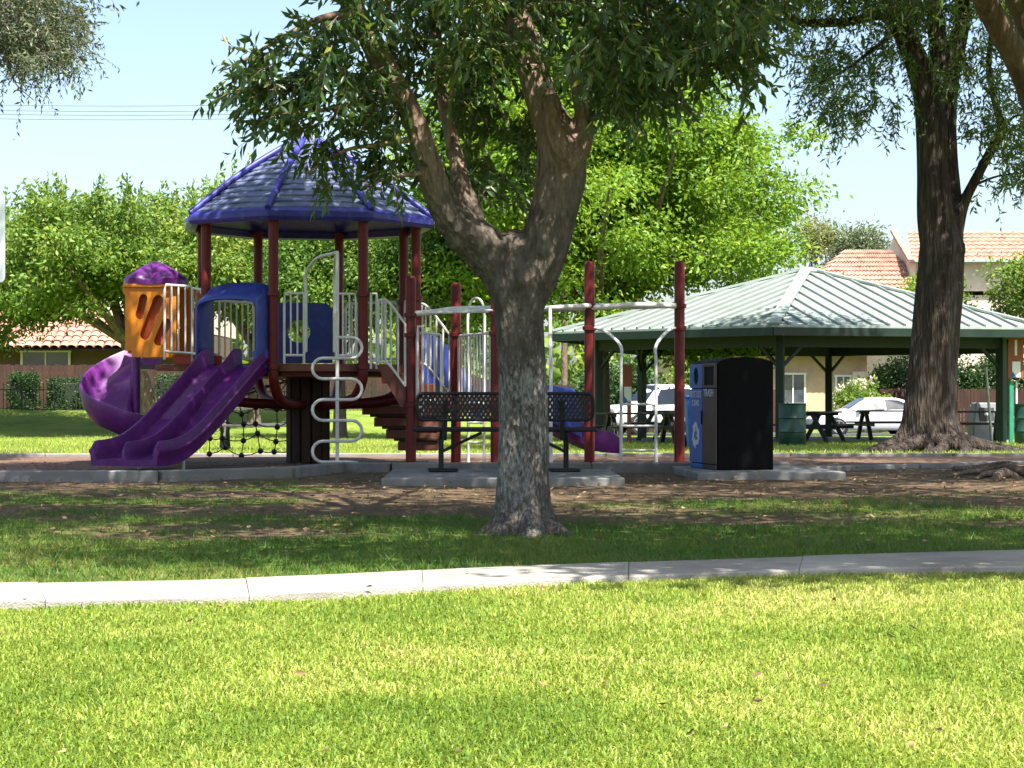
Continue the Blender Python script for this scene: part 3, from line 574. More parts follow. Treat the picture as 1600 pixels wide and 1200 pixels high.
rail('guardrail', (-1.12, 22.82, .70), (-1.06, 22.8, .70), .0, .96, 1)
rail('guardrail', P2.lerp(P4, .07) + Vector((0, 0, .73)), P2.lerp(P4, .93) + Vector((0, 0, .73)), .07, .85, 11)
# rear arch ladder
l0, l1 = Vector((-.55, 24.15, 0)), Vector((-.35, 24.05, 0)); mb = MB()
mb.tube(crom([l0, l0 + Vector((0, 0, 1.2)), l0 + Vector((0, 0, 1.9)), l0.lerp(l1, .5) + Vector((0, 0, 2.06)), l1 + Vector((0, 0, 1.9)), l1 + Vector((0, 0, 1.2)), l1], 6), .018, 8)
for z in (.25, .5, .75): mb.tube([l0 + Vector((0, 0, z)), l1 + Vector((0, 0, z))], .014, 8)
mb.build('arch_ladder', M['white'], play)
# stepped stair seen below the deck
for i in range(4):
    x = -1.90 + .15 * i; z = .74 - .15 * i
    MB().box(((x - .95) / 2, 24.35, z), (-.95 - x + .06, .62, .04), .0, .008).build('stair_tread', M['brown'], play)
    MB().box(((x - .95) / 2 + .02, 24.35, z - .083), (-.95 - x, .56, .115), .0, .006).build('stair_riser', M['deckm'], play)
MB().tube([(-1.28, 24.2, -.03), (-1.28, 24.2, .30)], .03, 8).build('stair_leg', M['maroon'], play)
# overhead ladder
za = lambda p, z: Vector((p[0], p[1], z))
rA = crom([za(P1, 1.815), (-.95, 22.85, 1.83), (-.65, 22.8, 1.865), (0, 22.75, 1.87), (.5, 22.72, 1.865), (.84, 22.70, 1.875), (1.1, 22.62, 1.885), (1.4, 22.5, 1.90), (1.7, 22.52, 1.90), za(Q2, 1.90)], 5)
rB = crom([za(P4, 1.815), (.1, 22.35, 1.84), (.5, 22.3, 1.86), (.8, 22.45, 1.885), (.916, 22.64, 1.90), (1.02, 22.75, 1.905), (1.18, 22.78, 1.905)], 5)
rC = crom([(1.18, 22.84, 1.905), (1.45, 22.9, 1.895), (1.75, 22.8, 1.90), za(Q2, 1.90)], 5)
ol = MB().tube(rA, .036, 10).build('overhead_ladder', M['white'], play)
MB().tube(rB, .03, 10).build('ladder_rail', M['white'], ol); MB().tube(rC, .028, 10).build('ladder_rail', M['white'], ol)
for i in range(7):
    a, b = Vector(rA[2 + i * 3]), Vector(rB[min(2 + i * 4, len(rB) - 1)]); MB().tube([a, b], .014, 8).build('rung', M['white'], ol)
# ladder between the two right posts and the single pole
mb = MB()
for q, x in ((Q1, 1.25), (Q2, 1.65)):
    mb.tube(crom([za(q, 1.635), za((q.x * .72 + x * .28, q.y - .1), 1.63), za((q.x * .35 + x * .65, q.y - .4), 1.55), za((x, 22.05), 1.40), za((x, 22.0), 1.2), za((x, 22.0), .6), za((x, 22.0), -.03)], 5), .019, 8)
for z in (.74, .49, .21): mb.tube([(1.25, 22.0, z), (1.65, 22.0, z)], .014, 8)
mb.build('vertical_ladder', M['white'], play)
MB().tube([(.445, 21.98, -.03), (.445, 21.98, 1.2), (.44, 22.2, 1.85)], .02, 8).build('sliding_pole', M['white'], play)
# small side slide with blue half tunnel
rings = []
for i in range(21):
    u = i / 20; x = -.1 + 1.36 * u; y = 23.5 + .45 * u; zb = float(np.interp(u, [0, .15, .5, .8, 1], [.70, .66, .40, .22, .18])); wl = .2 * (1 - .35 * max(0, (u - .92) / .08))
    rings.append([(x + v * -.31, y + v * .95, z) for v, z in ((-.29, zb - .06), (-.31, zb + .05), (-.305, zb + wl - .01), (-.285, zb + wl), (-.27, zb + wl - .02), (-.255, zb + .02), (-.2, zb), (.2, zb), (.255, zb + .02), (.27, zb + wl - .02), (.285, zb + wl), (.305, zb + wl - .01), (.31, zb + .05), (.29, zb - .06))])
MB().loft(rings, True, True, True).build('side_slide', M['purple'], play)
rings = []
for u, h in ((0.05, .98), (.3, 1.0), (.62, .93)):
    x = -.1 + 1.36 * u; y = 23.5 + .45 * u; zb = float(np.interp(u, [0, .15, .5, .8, 1], [.70, .66, .40, .22, .18]))
    rings.append([(x - .31 * v, y + .95 * v, z) for v, z in [(-.35, zb)] + [(-.35 + .70 * t / 10, zb + (h - zb) * (.55 + .45 * math.sin(math.pi * t / 10))) for t in range(11)] + [(.35, zb), (.32, zb)] + [(.32 - .64 * t / 10, zb - .02 + (h - zb - .03) * (.55 + .45 * math.sin(math.pi * t / 10))) for t in range(11)] + [(-.32, zb)]])
MB().loft(rings, True, True, True).build('slide_tunnel', M['blue'], play)
rings = []
for i in range(12):     # curved blue slide behind the stair
    t = i / 11; x = -1.15 + .75 * t; y = 24.75 + .3 * t; z = 1.65 - .95 * t * t
    rings.append([(x, y - .02, z - .75 + .5 * t), (x, y + .03, z - .75 + .5 * t), (x, y + .03, z), (x, y - .02, z)])
MB().loft(rings, True, True, False).build('curved_slide_wall', M['blue'], play, .01)
# rope net with black balls
net = empty('rope_net'); net.parent = play
nd = {}
for i in range(8):
    for j in range(5):
        t = j / 4; nd[i, j] = Vector((-4.25 + .235 * i + .03 * math.sin(i * 3 + j) + .12 * t, 26.9 - 1.1 * t + .06 * math.cos(i * 2.2 + j), .02 + .80 * t + .035 * math.sin(i * 1.9 + j * 2.3) + (.06 * (i % 2))))
mb = MB()
for (i, j), p in nd.items():
    for q in ((i + 1, j), (i, j + 1)):
        if q in nd: mb.tube([p, p.lerp(nd[q], .5) - Vector((0, 0, .02)), nd[q]], .008, 5)
    if j == 4: mb.tube([p, edge(4, min(.98, .05 + i / 7.5), 1.3, 1.12)], .008, 5)
mb.build('ropes', M['rope'], net)
bmesh_ball = None
for key, p in nd.items():
    if bmesh_ball is None: o = MB().ball(origin(net), .042).build('ball', M['black'], net); bmesh_ball = o.data
    else: o = link(bpy.data.objects.new('ball', bmesh_ball), net)
    o.location = p - origin(net)

# ------------------------------------------------------------------ bench
bz, bd = .055, 19.7
bench = empty('park_bench', (-.1, bd, bz), 'black perforated metal park bench seen from behind, on concrete pad', 'bench')
bx0, bx1 = -.97, .83
mb = MB(); H0, H1 = .535, .80; pitch = .047
def lattice(mb, x0, x1, f):
    "diagonal strips of expanded metal; f maps (x, v in 0..1) to a point"
    hgt = .27; n = int((x1 - x0) / pitch) + 8
    for sgn in (1, -1):
        for i in range(-7, n):
            xa = x0 + i * pitch; xb = xa + hgt * .62; va, vb = (0, 1) if sgn > 0 else (1, 0)
            ta = max(0, (x0 - xa) / (xb - xa)); tb = min(1, (x1 - xa) / (xb - xa))
            if tb <= ta: continue
            mb.bar(f(xa + (xb - xa) * ta, va + (vb - va) * ta), f(xa + (xb - xa) * tb, va + (vb - va) * tb), .007, .021)
lattice(mb, bx0 + .03, bx1 - .03, lambda x, v: Vector((x, bd - .02 - .06 * v + .0, bz + H0 + .27 * v)))
br = mb.build('backrest', M['black'], bench)
q = lambda x, v: Vector((x, bd - .02 - .06 * v, bz + H0 + .27 * v))
fr = crom([q(bx0 + .05, 0), q(bx0 + .01, .12), q(bx0, .5), q(bx0 + .01, .9), q(bx0 + .05, 1)], 3)
fr2 = crom([q(bx1 - .05, 1), q(bx1 - .01, .9), q(bx1, .5), q(bx1 - .01, .12), q(bx1 - .05, 0)], 3)
MB().tube([Vector(p) for p in fr] + [Vector(p) for p in fr2] + [Vector(fr[0])], .018, 8).build('back_frame', M['black'], br)
mb = MB(); lattice(mb, bx0 - .03, bx1 + .03, lambda x, v: Vector((x, bd + .08 + .40 * v, bz + .435))); mb.box((-.07, bd + .28, bz + .425), (1.84, .40, .006))
st = mb.build('seat', M['black'], bench)
MB().tube([(bx0 - .04, bd + .07, bz + .43), (bx1 + .04, bd + .07, bz + .43), (bx1 + .05, bd + .48, bz + .435), (bx0 - .05, bd + .48, bz + .435), (bx0 - .04, bd + .07, bz + .43)], .02, 8).build('seat_frame', M['black'], st)
for x, sg in ((-.735, 1), (.56, -1)):
    lg = MB().tube([(x, bd + .2, bz), (x, bd + .2, bz + .34), (x + .02 * sg, bd + .08, bz + .40)], .028, 10).build('leg', M['black'], bench)
    MB().bar((x + .04 * sg, bd + .05, bz + .33), (x + .055 * sg, bd - .06, bz + .74), .05, .05).build('back_support', M['black'], bench)
    MB().tube([(x, bd + .2, bz + .2), (x + .42 * sg, bd + .24, bz + .40)], .016, 8).build('brace', M['black'], bench)
    MB().box((x + .02 * sg, bd + .1, bz + .02), (.30, .30, .035), .1, .01).build('foot', M['black'], bench)

# ------------------------------------------------------------------ recycling and trash station
B0 = Vector((2.175, 20.3, .05)); fd = Vector((-.2, .98, 0)).normalized(); sd_ = Vector((fd.y, -fd.x, 0)); sd_ = sd_ if sd_.x > 0 else -sd_
rs = empty('recycling_station', B0, 'blue and brown recycling and trash enclosure with black side on its own pad', 'trash bin')
LEN, DEP, HH = .95, .62, 1.16
prof = [(0, 0), (DEP, 0), (DEP, HH - .02), (DEP - .03, HH), (DEP * .78, HH + .028), (DEP * .5, HH + .042), (DEP * .22, HH + .028), (.03, HH), (0, HH - .03)]
MB().loft([[B0 + sd_ * a + Vector((0, 0, z)) + fd * l for a, z in prof] for l in (0, LEN)], True, True, False).build('body', M['binblack'], rs, .012)
ell = lambda cx, cz, a, b: [(cx + a * math.cos(2 * math.pi * i / 20), cz + b * math.sin(2 * math.pi * i / 20)) for i in range(20)]
rect = lambda x0, x1, z0, z1: [(x0, z0), (x1, z0), (x1, z1), (x0, z1)]
fr_ = (B0 - sd_ * .004, fd, Vector((0, 0, 1)), -sd_)
def pl(name, out, holes, m, off=0., th=.02, par=rs): return MB().plate(out, holes, (B0 - sd_ * (.004 + off), fd, Vector((0, 0, 1)), -sd_), th).build(name, m, par, .004)
pl('brown_door', rect(.01, .468, .06, .86), [], M['binbrown']); tb_ = pl('brown_hatch', rect(.01, .468, .87, 1.135), [rect(.07, .41, .90, 1.10)], M['binbrown'])
pl('blue_door', rect(.482, .945, .06, .86), [], M['binblue']); pl('blue_hatch', rect(.482, .945, .87, 1.13), [ell(.71, 1.0, .085, .095)], M['binblue'])
pl('brown_plinth', rect(.01, .468, .005, .05), [], M['binbrown']); pl('blue_plinth', rect(.482, .945, .005, .05), [], M['binblue'])
pl('hatch_back', rect(.03, .93, .885, 1.12), [], M['darkhole'], -.002, .004)
pl('door_pull', capsule(.49, .55, .12, .016, R(90)), [], M['darkhole'], .02, .008)
def text(name, s, size, o, xdir, zdir, m, parent, align='CENTER', ext=.0015):
    c = bpy.data.curves.new(name, 'FONT'); c.body = s; c.size = size; c.align_x = align; c.align_y = 'CENTER'; c.extrude = ext
    c.materials.append(m); tmp = bpy.data.objects.new(name, c); COL.objects.link(tmp); bpy.context.view_layer.update()
    me = bpy.data.meshes.new_from_object(tmp.evaluated_get(bpy.context.evaluated_depsgraph_get())); bpy.data.objects.remove(tmp); ob = link(bpy.data.objects.new(name, me), parent)
    if not me.materials: me.materials.append(m)
    from mathutils import Matrix
    x, z = Vector(xdir).normalized(), Vector(zdir).normalized(); n = x.cross(z)
    ob.matrix_basis = Matrix(((x.x, z.x, n.x, 0), (x.y, z.y, n.y, 0), (x.z, z.z, n.z, 0), (0, 0, 0, 1)))
    ob.location = Vector(o) - origin(parent); return ob
tp = lambda f, z: B0 - sd_ * .028 + fd * f + Vector((0, 0, z))
text('lettering', 'BOTTLES', .098, tp(.71, .80), -fd, (0, 0, 1), M['whiteprint'], rs); text('lettering', 'CANS', .098, tp(.71, .705), -fd, (0, 0, 1), M['whiteprint'], rs)
text('lettering', 'TRASH', .115, tp(.24, .815), -fd, (0, 0, 1), M['whiteprint'], rs)
for k in range(3):      # chasing arrows
    a = R(90 + 120 * k); ca, sa = math.cos(a), math.sin(a)
    T = lambda p: (.71 + (p[0] * ca - p[1] * sa) * .95, .36 + (p[0] * sa + p[1] * ca))
    arrow = [(.115, -.035), (.15, .02), (.05, .105), (.075, .135), (-.055, .14), (-.01, .03), (.015, .062), (.085, .0)]
    pl('recycling_arrow', [T(p) for p in arrow], [], M['whiteprint'], .021, .002)

# ------------------------------------------------------------------ picnic pavilion
PX, PY = 7.42, 48.28; pz = float(gz(PX, PY))
pav = empty('picnic_pavilion', (PX, PY, pz), 'hexagonal picnic pavilion with pale metal roof and dark green posts', 'pavilion')
hx = lambda r, k, z: Vector((PX + r * math.cos(R(-105 + 60 * k)), PY + r * math.sin(R(-105 + 60 * k)), z))
ZEV, ZAP, RE6 = 2.38, 4.02, 6.7
pr = empty('roof'); pr.parent = pav
for k in range(6):
    a, b, ap = hx(RE6, k, ZEV), hx(RE6, k + 1, ZEV), Vector((PX, PY, ZAP)); up = Vector((0, 0, 1))
    pan = MB().add([a, b, ap, a - up * .05, b - up * .05, ap - up * .05], [(0, 1, 2), (5, 4, 3), (0, 3, 4, 1), (1, 4, 5, 2), (2, 5, 3, 0)]).build('roof_panel', M['metalroof'], pr)
    mb = MB(); L = (b - a).length; nn = 17; e = (b - a).normalized(); m_ = a.lerp(b, .5); dn = (ap - m_)
    for i in range(1, nn):
        s_ = (i / nn - .5) * 2; p0 = a.lerp(b, i / nn); p1 = p0 + dn * (1 - abs(s_)) * .985
        mb.bar(p0 + up * .025, p1 + up * .025, .05, .055)
    o = mb.build('seams', M['roofseam'], pan); o['kind'] = 'stuff'
    MB().bar(a + up * .03, ap + up * .03, .28, .05).build('hip_cap', M['metalroof'], pr)
    MB().bar(a - up * .145 + (ap - a) * .004, b - up * .145 + (ap - b) * .004, .05, .18).build('fascia', M['darkgreen'], pr)
    MB().bar(hx(6.5, k, ZEV - .10), Vector((PX, PY, ZAP - .16)), .12, .2).build('hip_rafter', M['darkgreen'], pr)
    p = hx(5.5, k, 0)
    MB().box((p.x, p.y, (pz - .1 + 2.2) / 2), (.19, .19, 2.2 - pz + .1), R(-105 + 60 * k), .015).build('post', M['darkgreen'], pav)
    q0, q1 = hx(5.5, k, 2.08), hx(5.5, k + 1, 2.08); MB().bar(q0, q1, .14, .30).build('beam', M['darkgreen'], pav)
    for s0, s1 in ((q0, q1), (q1, q0)):
        d_ = (s1 - s0).normalized(); MB().bar(s0 + d_ * .05 - up * .6, s0 + d_ * .55 - up * .1, .07, .07).build('knee_brace', M['darkgreen'], pav)
MB().lathe((PX, PY, ZAP - .06), [(.45, -.02), (.42, .04), (.25, .09), (.02, .12)], 6, False).build('roof_cap', M['metalroof'], pr)
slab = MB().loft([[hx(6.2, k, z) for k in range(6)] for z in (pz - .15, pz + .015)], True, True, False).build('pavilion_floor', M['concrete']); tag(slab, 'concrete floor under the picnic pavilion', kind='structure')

# number signs on pavilion posts
def number_sign(name, c, n, w_, h_, label, num=True):
    n = Vector(n).normalized(); u = Vector((-n.y, n.x, 0)); c = Vector(c)
    o = empty(name, c, label, 'sign', 'brown sign boards at the pavilion')
    MB().plate([(-w_ / 2, -h_ / 2), (w_ / 2, -h_ / 2), (w_ / 2, h_ / 2), (-w_ / 2, h_ / 2)], [], (c, u, (0, 0, 1), n), .03).build('board', M['signbrown'], o, .004)
    if num: text('numeral', '1', .52, c + n * .034 + Vector((0, 0, h_ * .12)), u, (0, 0, 1), M['whiteprint'], o)
    MB().plate([(-.08, -.2), (.10, -.2), (.10, .16), (-.08, .16)], [], (c + n * .031 - Vector((0, 0, h_ * .3)), u, (0, 0, 1), n), .004).build('notice', M['paper'], o)
    MB().plate([(-.08, -.2), (.02, -.2), (-.08, -.06)], [], (c + n * .036 - Vector((0, 0, h_ * .3)), u, (0, 0, 1), n), .002).build('notice_corner', M['binblue'], o)
    return o
pr_ = hx(5.5, 1, 0)
number_sign('number_sign', (11.52, 43.9, 1.78), (-.18, -1, 0), .34, 1.08, 'brown number 1 sign with white notice at the right end of the pavilion')
pb_ = hx(5.5, 5, 0)
number_sign('number_sign', W(980, 598, 46.5), (.1, -1, 0), .24, .86, 'narrow reddish brown sign board with pale notice seen through the white ladder', False)
o = empty('sign_post', (3.07, 46.6, pz), 'slim brown post carrying the narrow sign board behind the white ladder', 'post')
MB().box((2.84, 46.56, pz + .75), (.1, .06, 1.6), 0, .006).build('upright', M['signbrown'], o)
o = empty('sign_post', (11.56, 43.95, pz), 'bright green post below the brown number 1 sign', 'post')
MB().box((11.44, 44.0, pz + .74), (.1, .08, 1.48), 0, .008).build('upright', M['greenpost'], o); MB().box((11.56, 44.0, pz + .74), (.035, .05, 1.46), 0).build('white_strip', M['white'], o)

# picnic tables
def make_table(m):
    o = empty('picnic_table', (0, 0, 0))
    for i in range(5): MB().box((0, -.3 + .15 * i, .745), (1.85, .14, .04), 0, .006).build('plank', m, o)
    for s in (-1, 1):
        for i in range(2): MB().box((0, s * .68 + (i - .5) * .14, .45), (1.85, .13, .04), 0, .006).build('seat_plank', m, o)
        for t in (-1, 1): MB().bar((s * .68, t * .12, .72), (s * .68, t * .52, 0.0), .09, .09).build('leg', m, o)
        MB().bar((s * .68, -.72, .40), (s * .68, .72, .40), .05, .09).build('crossbar', m, o)
        MB().bar((s * .68, -.34, .70), (s * .68, .34, .70), .05, .07).build('crossbar', m, o)
    return o
tb = make_table(M['black'])
spots = [(1000, 43.2, .25, 'black picnic table behind the white ladder, in front of the pickup truck'), (1275, 46, 1.1, 'dark picnic table beside the green barrel, nearest the white car'),
         (1390, 50, .15, 'dark picnic table half hidden by the big trunk, in front of the white car'), (1515, 47.5, -.1, 'dark picnic table between the big trunk and the number 1 sign'),
         (1040, 49, 1.2, 'dark picnic table deep under the pavilion, left of the recycling station')]
for i, (px, d, rz, lb) in enumerate(spots):
    o = tb if i == 0 else copy_tree(tb); x = (px - 800) * d / FPX
    o.location = (x, d, pz + .015); o.rotation_euler.z = rz; tag(o, lb, 'picnic table', 'picnic tables in the park')
tg = make_table(M['tablegrey']); tg.location = ((412 - 800) * 34 / FPX, 34, float(gz(-5, 34))); tg.rotation_euler.z = .05
tag(tg, 'grey picnic table on the lawn behind the rope net', 'picnic table', 'picnic tables in the park')

# barrels, second blue bin, grey bin, leaning pole
def barrel(x, y, label):
    z = float(gz(x, y)) + .01; o = empty('trash_barrel', (x, y, z), label, 'barrel', 'green steel barrels at the pavilion')
    pf = [(.275, 0), (.285, .01), (.285, .27)] + [(.285 + .012 * math.sin(math.pi * i / 4), .27 + .01 * i) for i in range(5)] + [(.285, .56)] + [(.285 + .012 * math.sin(math.pi * i / 4), .56 + .01 * i) for i in range(5)] + [(.285, .86), (.297, .87), (.297, .89), (.27, .89), (.265, .5)]
    MB().lathe((x, y, z), pf, 32).build('drum', M['barrel'], o); MB().lathe((x, y, z + .5), [(.26, 0), (.26, .02)], 24).build('liner', M['darkhole'], o); return o
barrel((1238 - 800) * 40.5 / FPX, 40.5, 'green ribbed steel barrel beside the black side of the recycling station')
barrel((1606 - 800) * 42 / FPX, 42, 'green steel barrel cut by the right edge of the picture')
x, y = (1094 - 800) * 37 / FPX, 37; z = float(gz(x, y))
o = empty('recycling_cart', (x, y, z), 'blue wheeled recycling cart behind the maroon post, left of the recycling station', 'trash bin')
MB().loft([[(x + sx_ * a, y + sy_ * b, z + h) for sx_, sy_ in ((-1, -1), (1, -1), (1, 1), (-1, 1))] for a, b, h in ((.24, .26, .02), (.29, .33, .95))], True, True, False).build('body', M['binblue'], o, .02)
MB().box((x, y, z + .99), (.64, .72, .07), 0, .025).build('lid', M['binblue'], o)
for s in (-1, 1): MB().tube([(x + s * .2, y + .3, z + .12), (x + s * .28, y + .3, z + .12)], .12, 14).build('wheel', M['tyre'], o)
x, y = (1537 - 800) * 52 / FPX, 52; z = float(gz(x, y))
o = empty('grey_bin', (x, y, z), 'grey box bin with white emblem beside the leaning pole under the pavilion', 'trash bin')
MB().loft([[(x + sx_ * a, y + sy_ * a, z + h) for sx_, sy_ in ((-1, -1), (1, -1), (1, 1), (-1, 1))] for a, h in ((.36, .0), (.36, .45), (.27, 1.02))], True, True, False).build('body', M['greyplastic'], o, .03)
MB().box((x, y - .335, z + .70), (.40, .03, .38), 0, .01).build('front_panel', M['tablegrey'], o); MB().box((x, y - .356, z + .74), (.13, .01, .12), 0, .004).build('emblem', M['whiteprint'], o)
o = empty('leaning_pole', W(1549, 690, 46), 'slim pale pole leaning beside the grey bin', 'pole'); MB().tube([(11.5, 46, pz), (11.35, 46.0, 1.52)], .035, 8).build('shaft', M['galv'], o)

# white sign plate cut by the left edge
o = empty('park_sign', (-2.93, 10.2, 0), 'white rounded sign plate cut by the left edge of the picture', 'sign')
rp = []
for cx0, cz0, a0 in ((.21, .21, 0), (-.21, .21, 90), (-.21, -.21, 180), (.21, -.21, 270)):
    for i in range(6): a = R(a0 + 18 * i); rp.append((cx0 + .03 * math.cos(a), cz0 + .03 * math.sin(a)))
MB().plate(rp, [], ((-2.933, 10.2, 1.68), (1, 0, 0), (0, 0, 1), (0, 1, 0)), .004).build('plate', M['signwhite'], o)
MB().tube([(-2.93, 10.24, -.1), (-2.93, 10.24, 1.9)], .025, 8).build('pole', M['galv'], o)

# ------------------------------------------------------------------ vehicles (x runs from nose to tail)
def make_car(name, st, paint, wheels, wr, sides, ws, rw, extra=None):
    o = empty(name, (0, 0, 0)); rings = []
    st_i = [tuple(r) for r in crom(st, 3)]
    def sec(s):
        x, zb, wd, belt, wt, zt = s
        h = [(wd * .9, zb), (wd * .985, zb + .08), (wd, (zb + belt) * .5), (wd * .985, belt - .06), (wd * .955, belt), (wt + (wd * .955 - wt) * .12, zt - (zt - belt) * .12), (wt * .9, zt - .012), (wt * .5, zt + .004), (0, zt + .01)]
        return [(x, -a, b) for a, b in h] + [(x, a, b) for a, b in reversed(h[:-1])]
    MB().loft([sec(s) for s in st_i], True, True, True).build('body', paint, o)
    A = np.array(st_i); f = lambda x, c: float(np.interp(x, A[:, 0], A[:, c]))
    def sidept(x, v, sg, off=.035):
        wd, belt, wt, zt = f(x, 2), f(x, 3), f(x, 4), f(x, 5); y0, y1 = wd * .955, wt + (wd * .955 - wt) * .12; z0, z1 = belt, zt - (zt - belt) * .12
        return Vector((x, sg * (y0 + (y1 - y0) * v + off), z0 + (z1 - z0) * v))
    for sg in (-1, 1):
        for quad in sides:
            P = [sidept(x, v, sg) for x, v in quad]; MB().add(P + [p - Vector((0, sg * .08, 0)) for p in P], [tuple(range(len(P)))] + [(i, (i + 1) % len(P), len(P) + (i + 1) % len(P), len(P) + i) for i in range(len(P))]).build('side_window', M['carglass'], o)
    for (xa, xb), nm in ((ws, 'windshield'), (rw, 'rear_window')):
        P = []
        for x in (xa, xb):
            for s in (-1, 1): P.append(Vector((x, s * (f(x, 4) * .9 - .03), f(x, 5) + .03)))
        MB().add([P[0], P[1], P[3], P[2]], [(0, 1, 2, 3)]).build(nm, M['carglass'], o)
    for x in wheels:
        for sg in (-1, 1):
            wd = f(x, 2); c = Vector((x, sg * (wd - .10), wr)); mb = MB()
            def disc(mb, r0, y0, y1, n=28): mb.loft([[(c.x + r * math.cos(2 * math.pi * i / n), c.y + sg * yy, c.z + r * math.sin(2 * math.pi * i / n)) for i in range(n)] for r, yy in ((r0 * .97, y0), (r0, y0 + .02), (r0, y1 - .02), (r0 * .94, y1))], True, True, False)
            m0 = MB(); disc(m0, wr + .055, -.1, .092); m0.build('wheel_arch', M['darkhole'], o)
            disc(mb, wr, -.1, .115); wh = mb.build('wheel', M['tyre'], o)
            m1 = MB(); disc(m1, wr * .28, 0.09, .128, 14)
            for i in range(5):
                a = 2 * math.pi * i / 5 + .3; m1.bar((c.x, c.y + sg * .12, c.z), (c.x + wr * .66 * math.cos(a), c.y + sg * .12, c.z + wr * .66 * math.sin(a)), .02, .085)
            m1.tube([(c.x + wr * .68 * math.cos(2 * math.pi * i / 20), c.y + sg * .118, c.z + wr * .68 * math.sin(2 * math.pi * i / 20)) for i in range(21)], .02, 6); m1.build('rim', M['rim'], wh)
    xn, xt = st[0][0], st[-1][0]
    for sg in (-1, 1):
        xh = xn + .22; MB().box((xh, sg * (f(xh, 2) * .86), f(xh, 3) - .07), (.30, .20, .11), -sg * .45, .03).build('headlight', M['lens'], o)
        xh = xt - .14; MB().box((xh, sg * (f(xh, 2) * .9), f(xh, 3) - .08), (.18, .14, .13), 0, .03).build('tail_light', M['redlens'], o)
        xm = ws[1] - .35; MB().box((xm, sg * (f(xm, 2) + .06), f(xm, 3) + .06), (.16, .17, .11), 0, .03).build('mirror', paint, o)
        for xd in extra or (): MB().box((xd, sg * (f(xd, 2) * .985), f(xd, 3) - .14), (.2, .04, .03), 0, .008).build('door_handle', paint, o)
    MB().box((xn + .05, 0, .36), (.06, 1.2, .16), 0, .02).build('grille', M['darkhole'], o)
    return o
sedan = [(0, .30, .62, .58, .50, .62), (.12, .22, .80, .66, .62, .70), (.9, .20, .89, .86, .72, .90), (1.32, .20, .90, .92, .70, .98), (2.05, .20, .91, .95, .60, 1.40), (2.75, .20, .91, .97, .60, 1.45), (3.45, .20, .90, 1.0, .58, 1.40), (4.2, .22, .88, 1.03, .62, 1.12), (4.58, .25, .82, .99, .62, 1.05), (4.72, .34, .72, .80, .55, .84)]
sw = [[(1.55, .08), (2.05, .92), (2.72, .95), (2.72, .08)], [(2.78, .08), (2.78, .95), (3.3, .94), (3.85, .30), (3.8, .1)]]
car = make_car('parked_car', sedan, M['carpaint'], (.92, 3.68), .335, sw, (1.40, 2.05), (3.5, 4.15), (2.5, 3.4))
car.location = ((1268 - 800) * 73 / FPX, 73.6, float(gz(12, 77)) + .02); car.rotation_euler.z = R(5); tag(car, 'white sedan parked in the street left of the big trunk, nose to the left', 'car', 'cars parked in the street')
c2 = make_car('parked_car', sedan, M['silverpaint'], (.92, 3.68), .335, sw, (1.40, 2.05), (3.5, 4.15), (2.5, 3.4))
c2.location = (20.15, 76.6, float(gz(20, 77)) + .02); c2.rotation_euler.z = R(2); tag(c2, 'pale car behind the barrel at the right edge of the picture', 'car', 'cars parked in the street')
pick = [(0, .42, .72, .86, .62, .90), (.1, .36, .92, .95, .80, 1.02), (.9, .34, .96, 1.05, .82, 1.12), (1.35, .34, .97, 1.08, .80, 1.16), (1.95, .34, .97, 1.10, .68, 1.80), (2.6, .34, .97, 1.10, .68, 1.84), (3.3, .34, .97, 1.10, .68, 1.80), (3.42, .34, .97, 1.10, .76, 1.16), (4.4, .36, .96, 1.10, .78, 1.14), (5.3, .4, .95, 1.08, .78, 1.12), (5.4, .46, .90, 1.0, .7, 1.04)]
pw = [[(1.62, .08), (1.98, .9), (2.55, .93), (2.55, .08)], [(2.62, .08), (2.62, .93), (3.2, .92), (3.25, .08)]]
tk = make_car('pickup_truck', pick, M['truckpaint'], (1.0, 4.3), .39, pw, (1.42, 1.95), (3.31, 3.4), (2.4,))
tk.location = ((944 - 800) * 70 / FPX, 70.6, float(gz(5, 71)) + .02); tk.rotation_euler.z = R(24); tag(tk, 'white pickup truck parked behind the white ladder, nose to the left', 'truck')

# ------------------------------------------------------------------ houses, fences, wires
def window(x0, x1, y, z0, z1, par):
    wn = MB().box(((x0 + x1) / 2, y - .03, (z0 + z1) / 2), (x1 - x0, .08, z1 - z0), 0).build('window', M['houseglass'], par)
    m = MB(); t = .09
    for c, d in ((((x0 + x1) / 2, y - .06, z1), (x1 - x0 + 2 * t, .12, t)), (((x0 + x1) / 2, y - .08, z0), (x1 - x0 + 2 * t, .16, t)), ((x0, y - .06, (z0 + z1) / 2), (t, .12, z1 - z0 - t)), ((x1, y - .06, (z0 + z1) / 2), (t, .12, z1 - z0 - t)), (((x0 + x1) / 2, y - .06, (z0 + z1) / 2), (.05, .11, z1 - z0 - t))): m.box(c, d)
    m.build('frame', M['winframe'], wn); return wn
hz0 = float(gz(-18, 80))
hl = empty('tile_house', (-19, 82, hz0), 'beige house with low terracotta tile roof behind the left fence', 'house')
MB().box((-19.5, 85, hz0 + 1.6), (13, 8.5, 3.3), 0).build('wall', M['stuccoshade'], hl)
MB().box((-19.5, 86.5, hz0 + 5.0), (13, 8, 3.4), 0).build('upper_wall', M['stuccopale'], hl)
window(-20.6, -18.6, 80.75, hz0 + 1.6, hz0 + 2.5, hl); window(-23.6, -22.4, 80.75, hz0 + 1.4, hz0 + 2.5, hl); window(-18.2, -17.4, 82.5, hz0 + 4.9, hz0 + 6.0, hl); window(-22.0, -20.6, 82.5, hz0 + 4.9, hz0 + 6.0, hl)
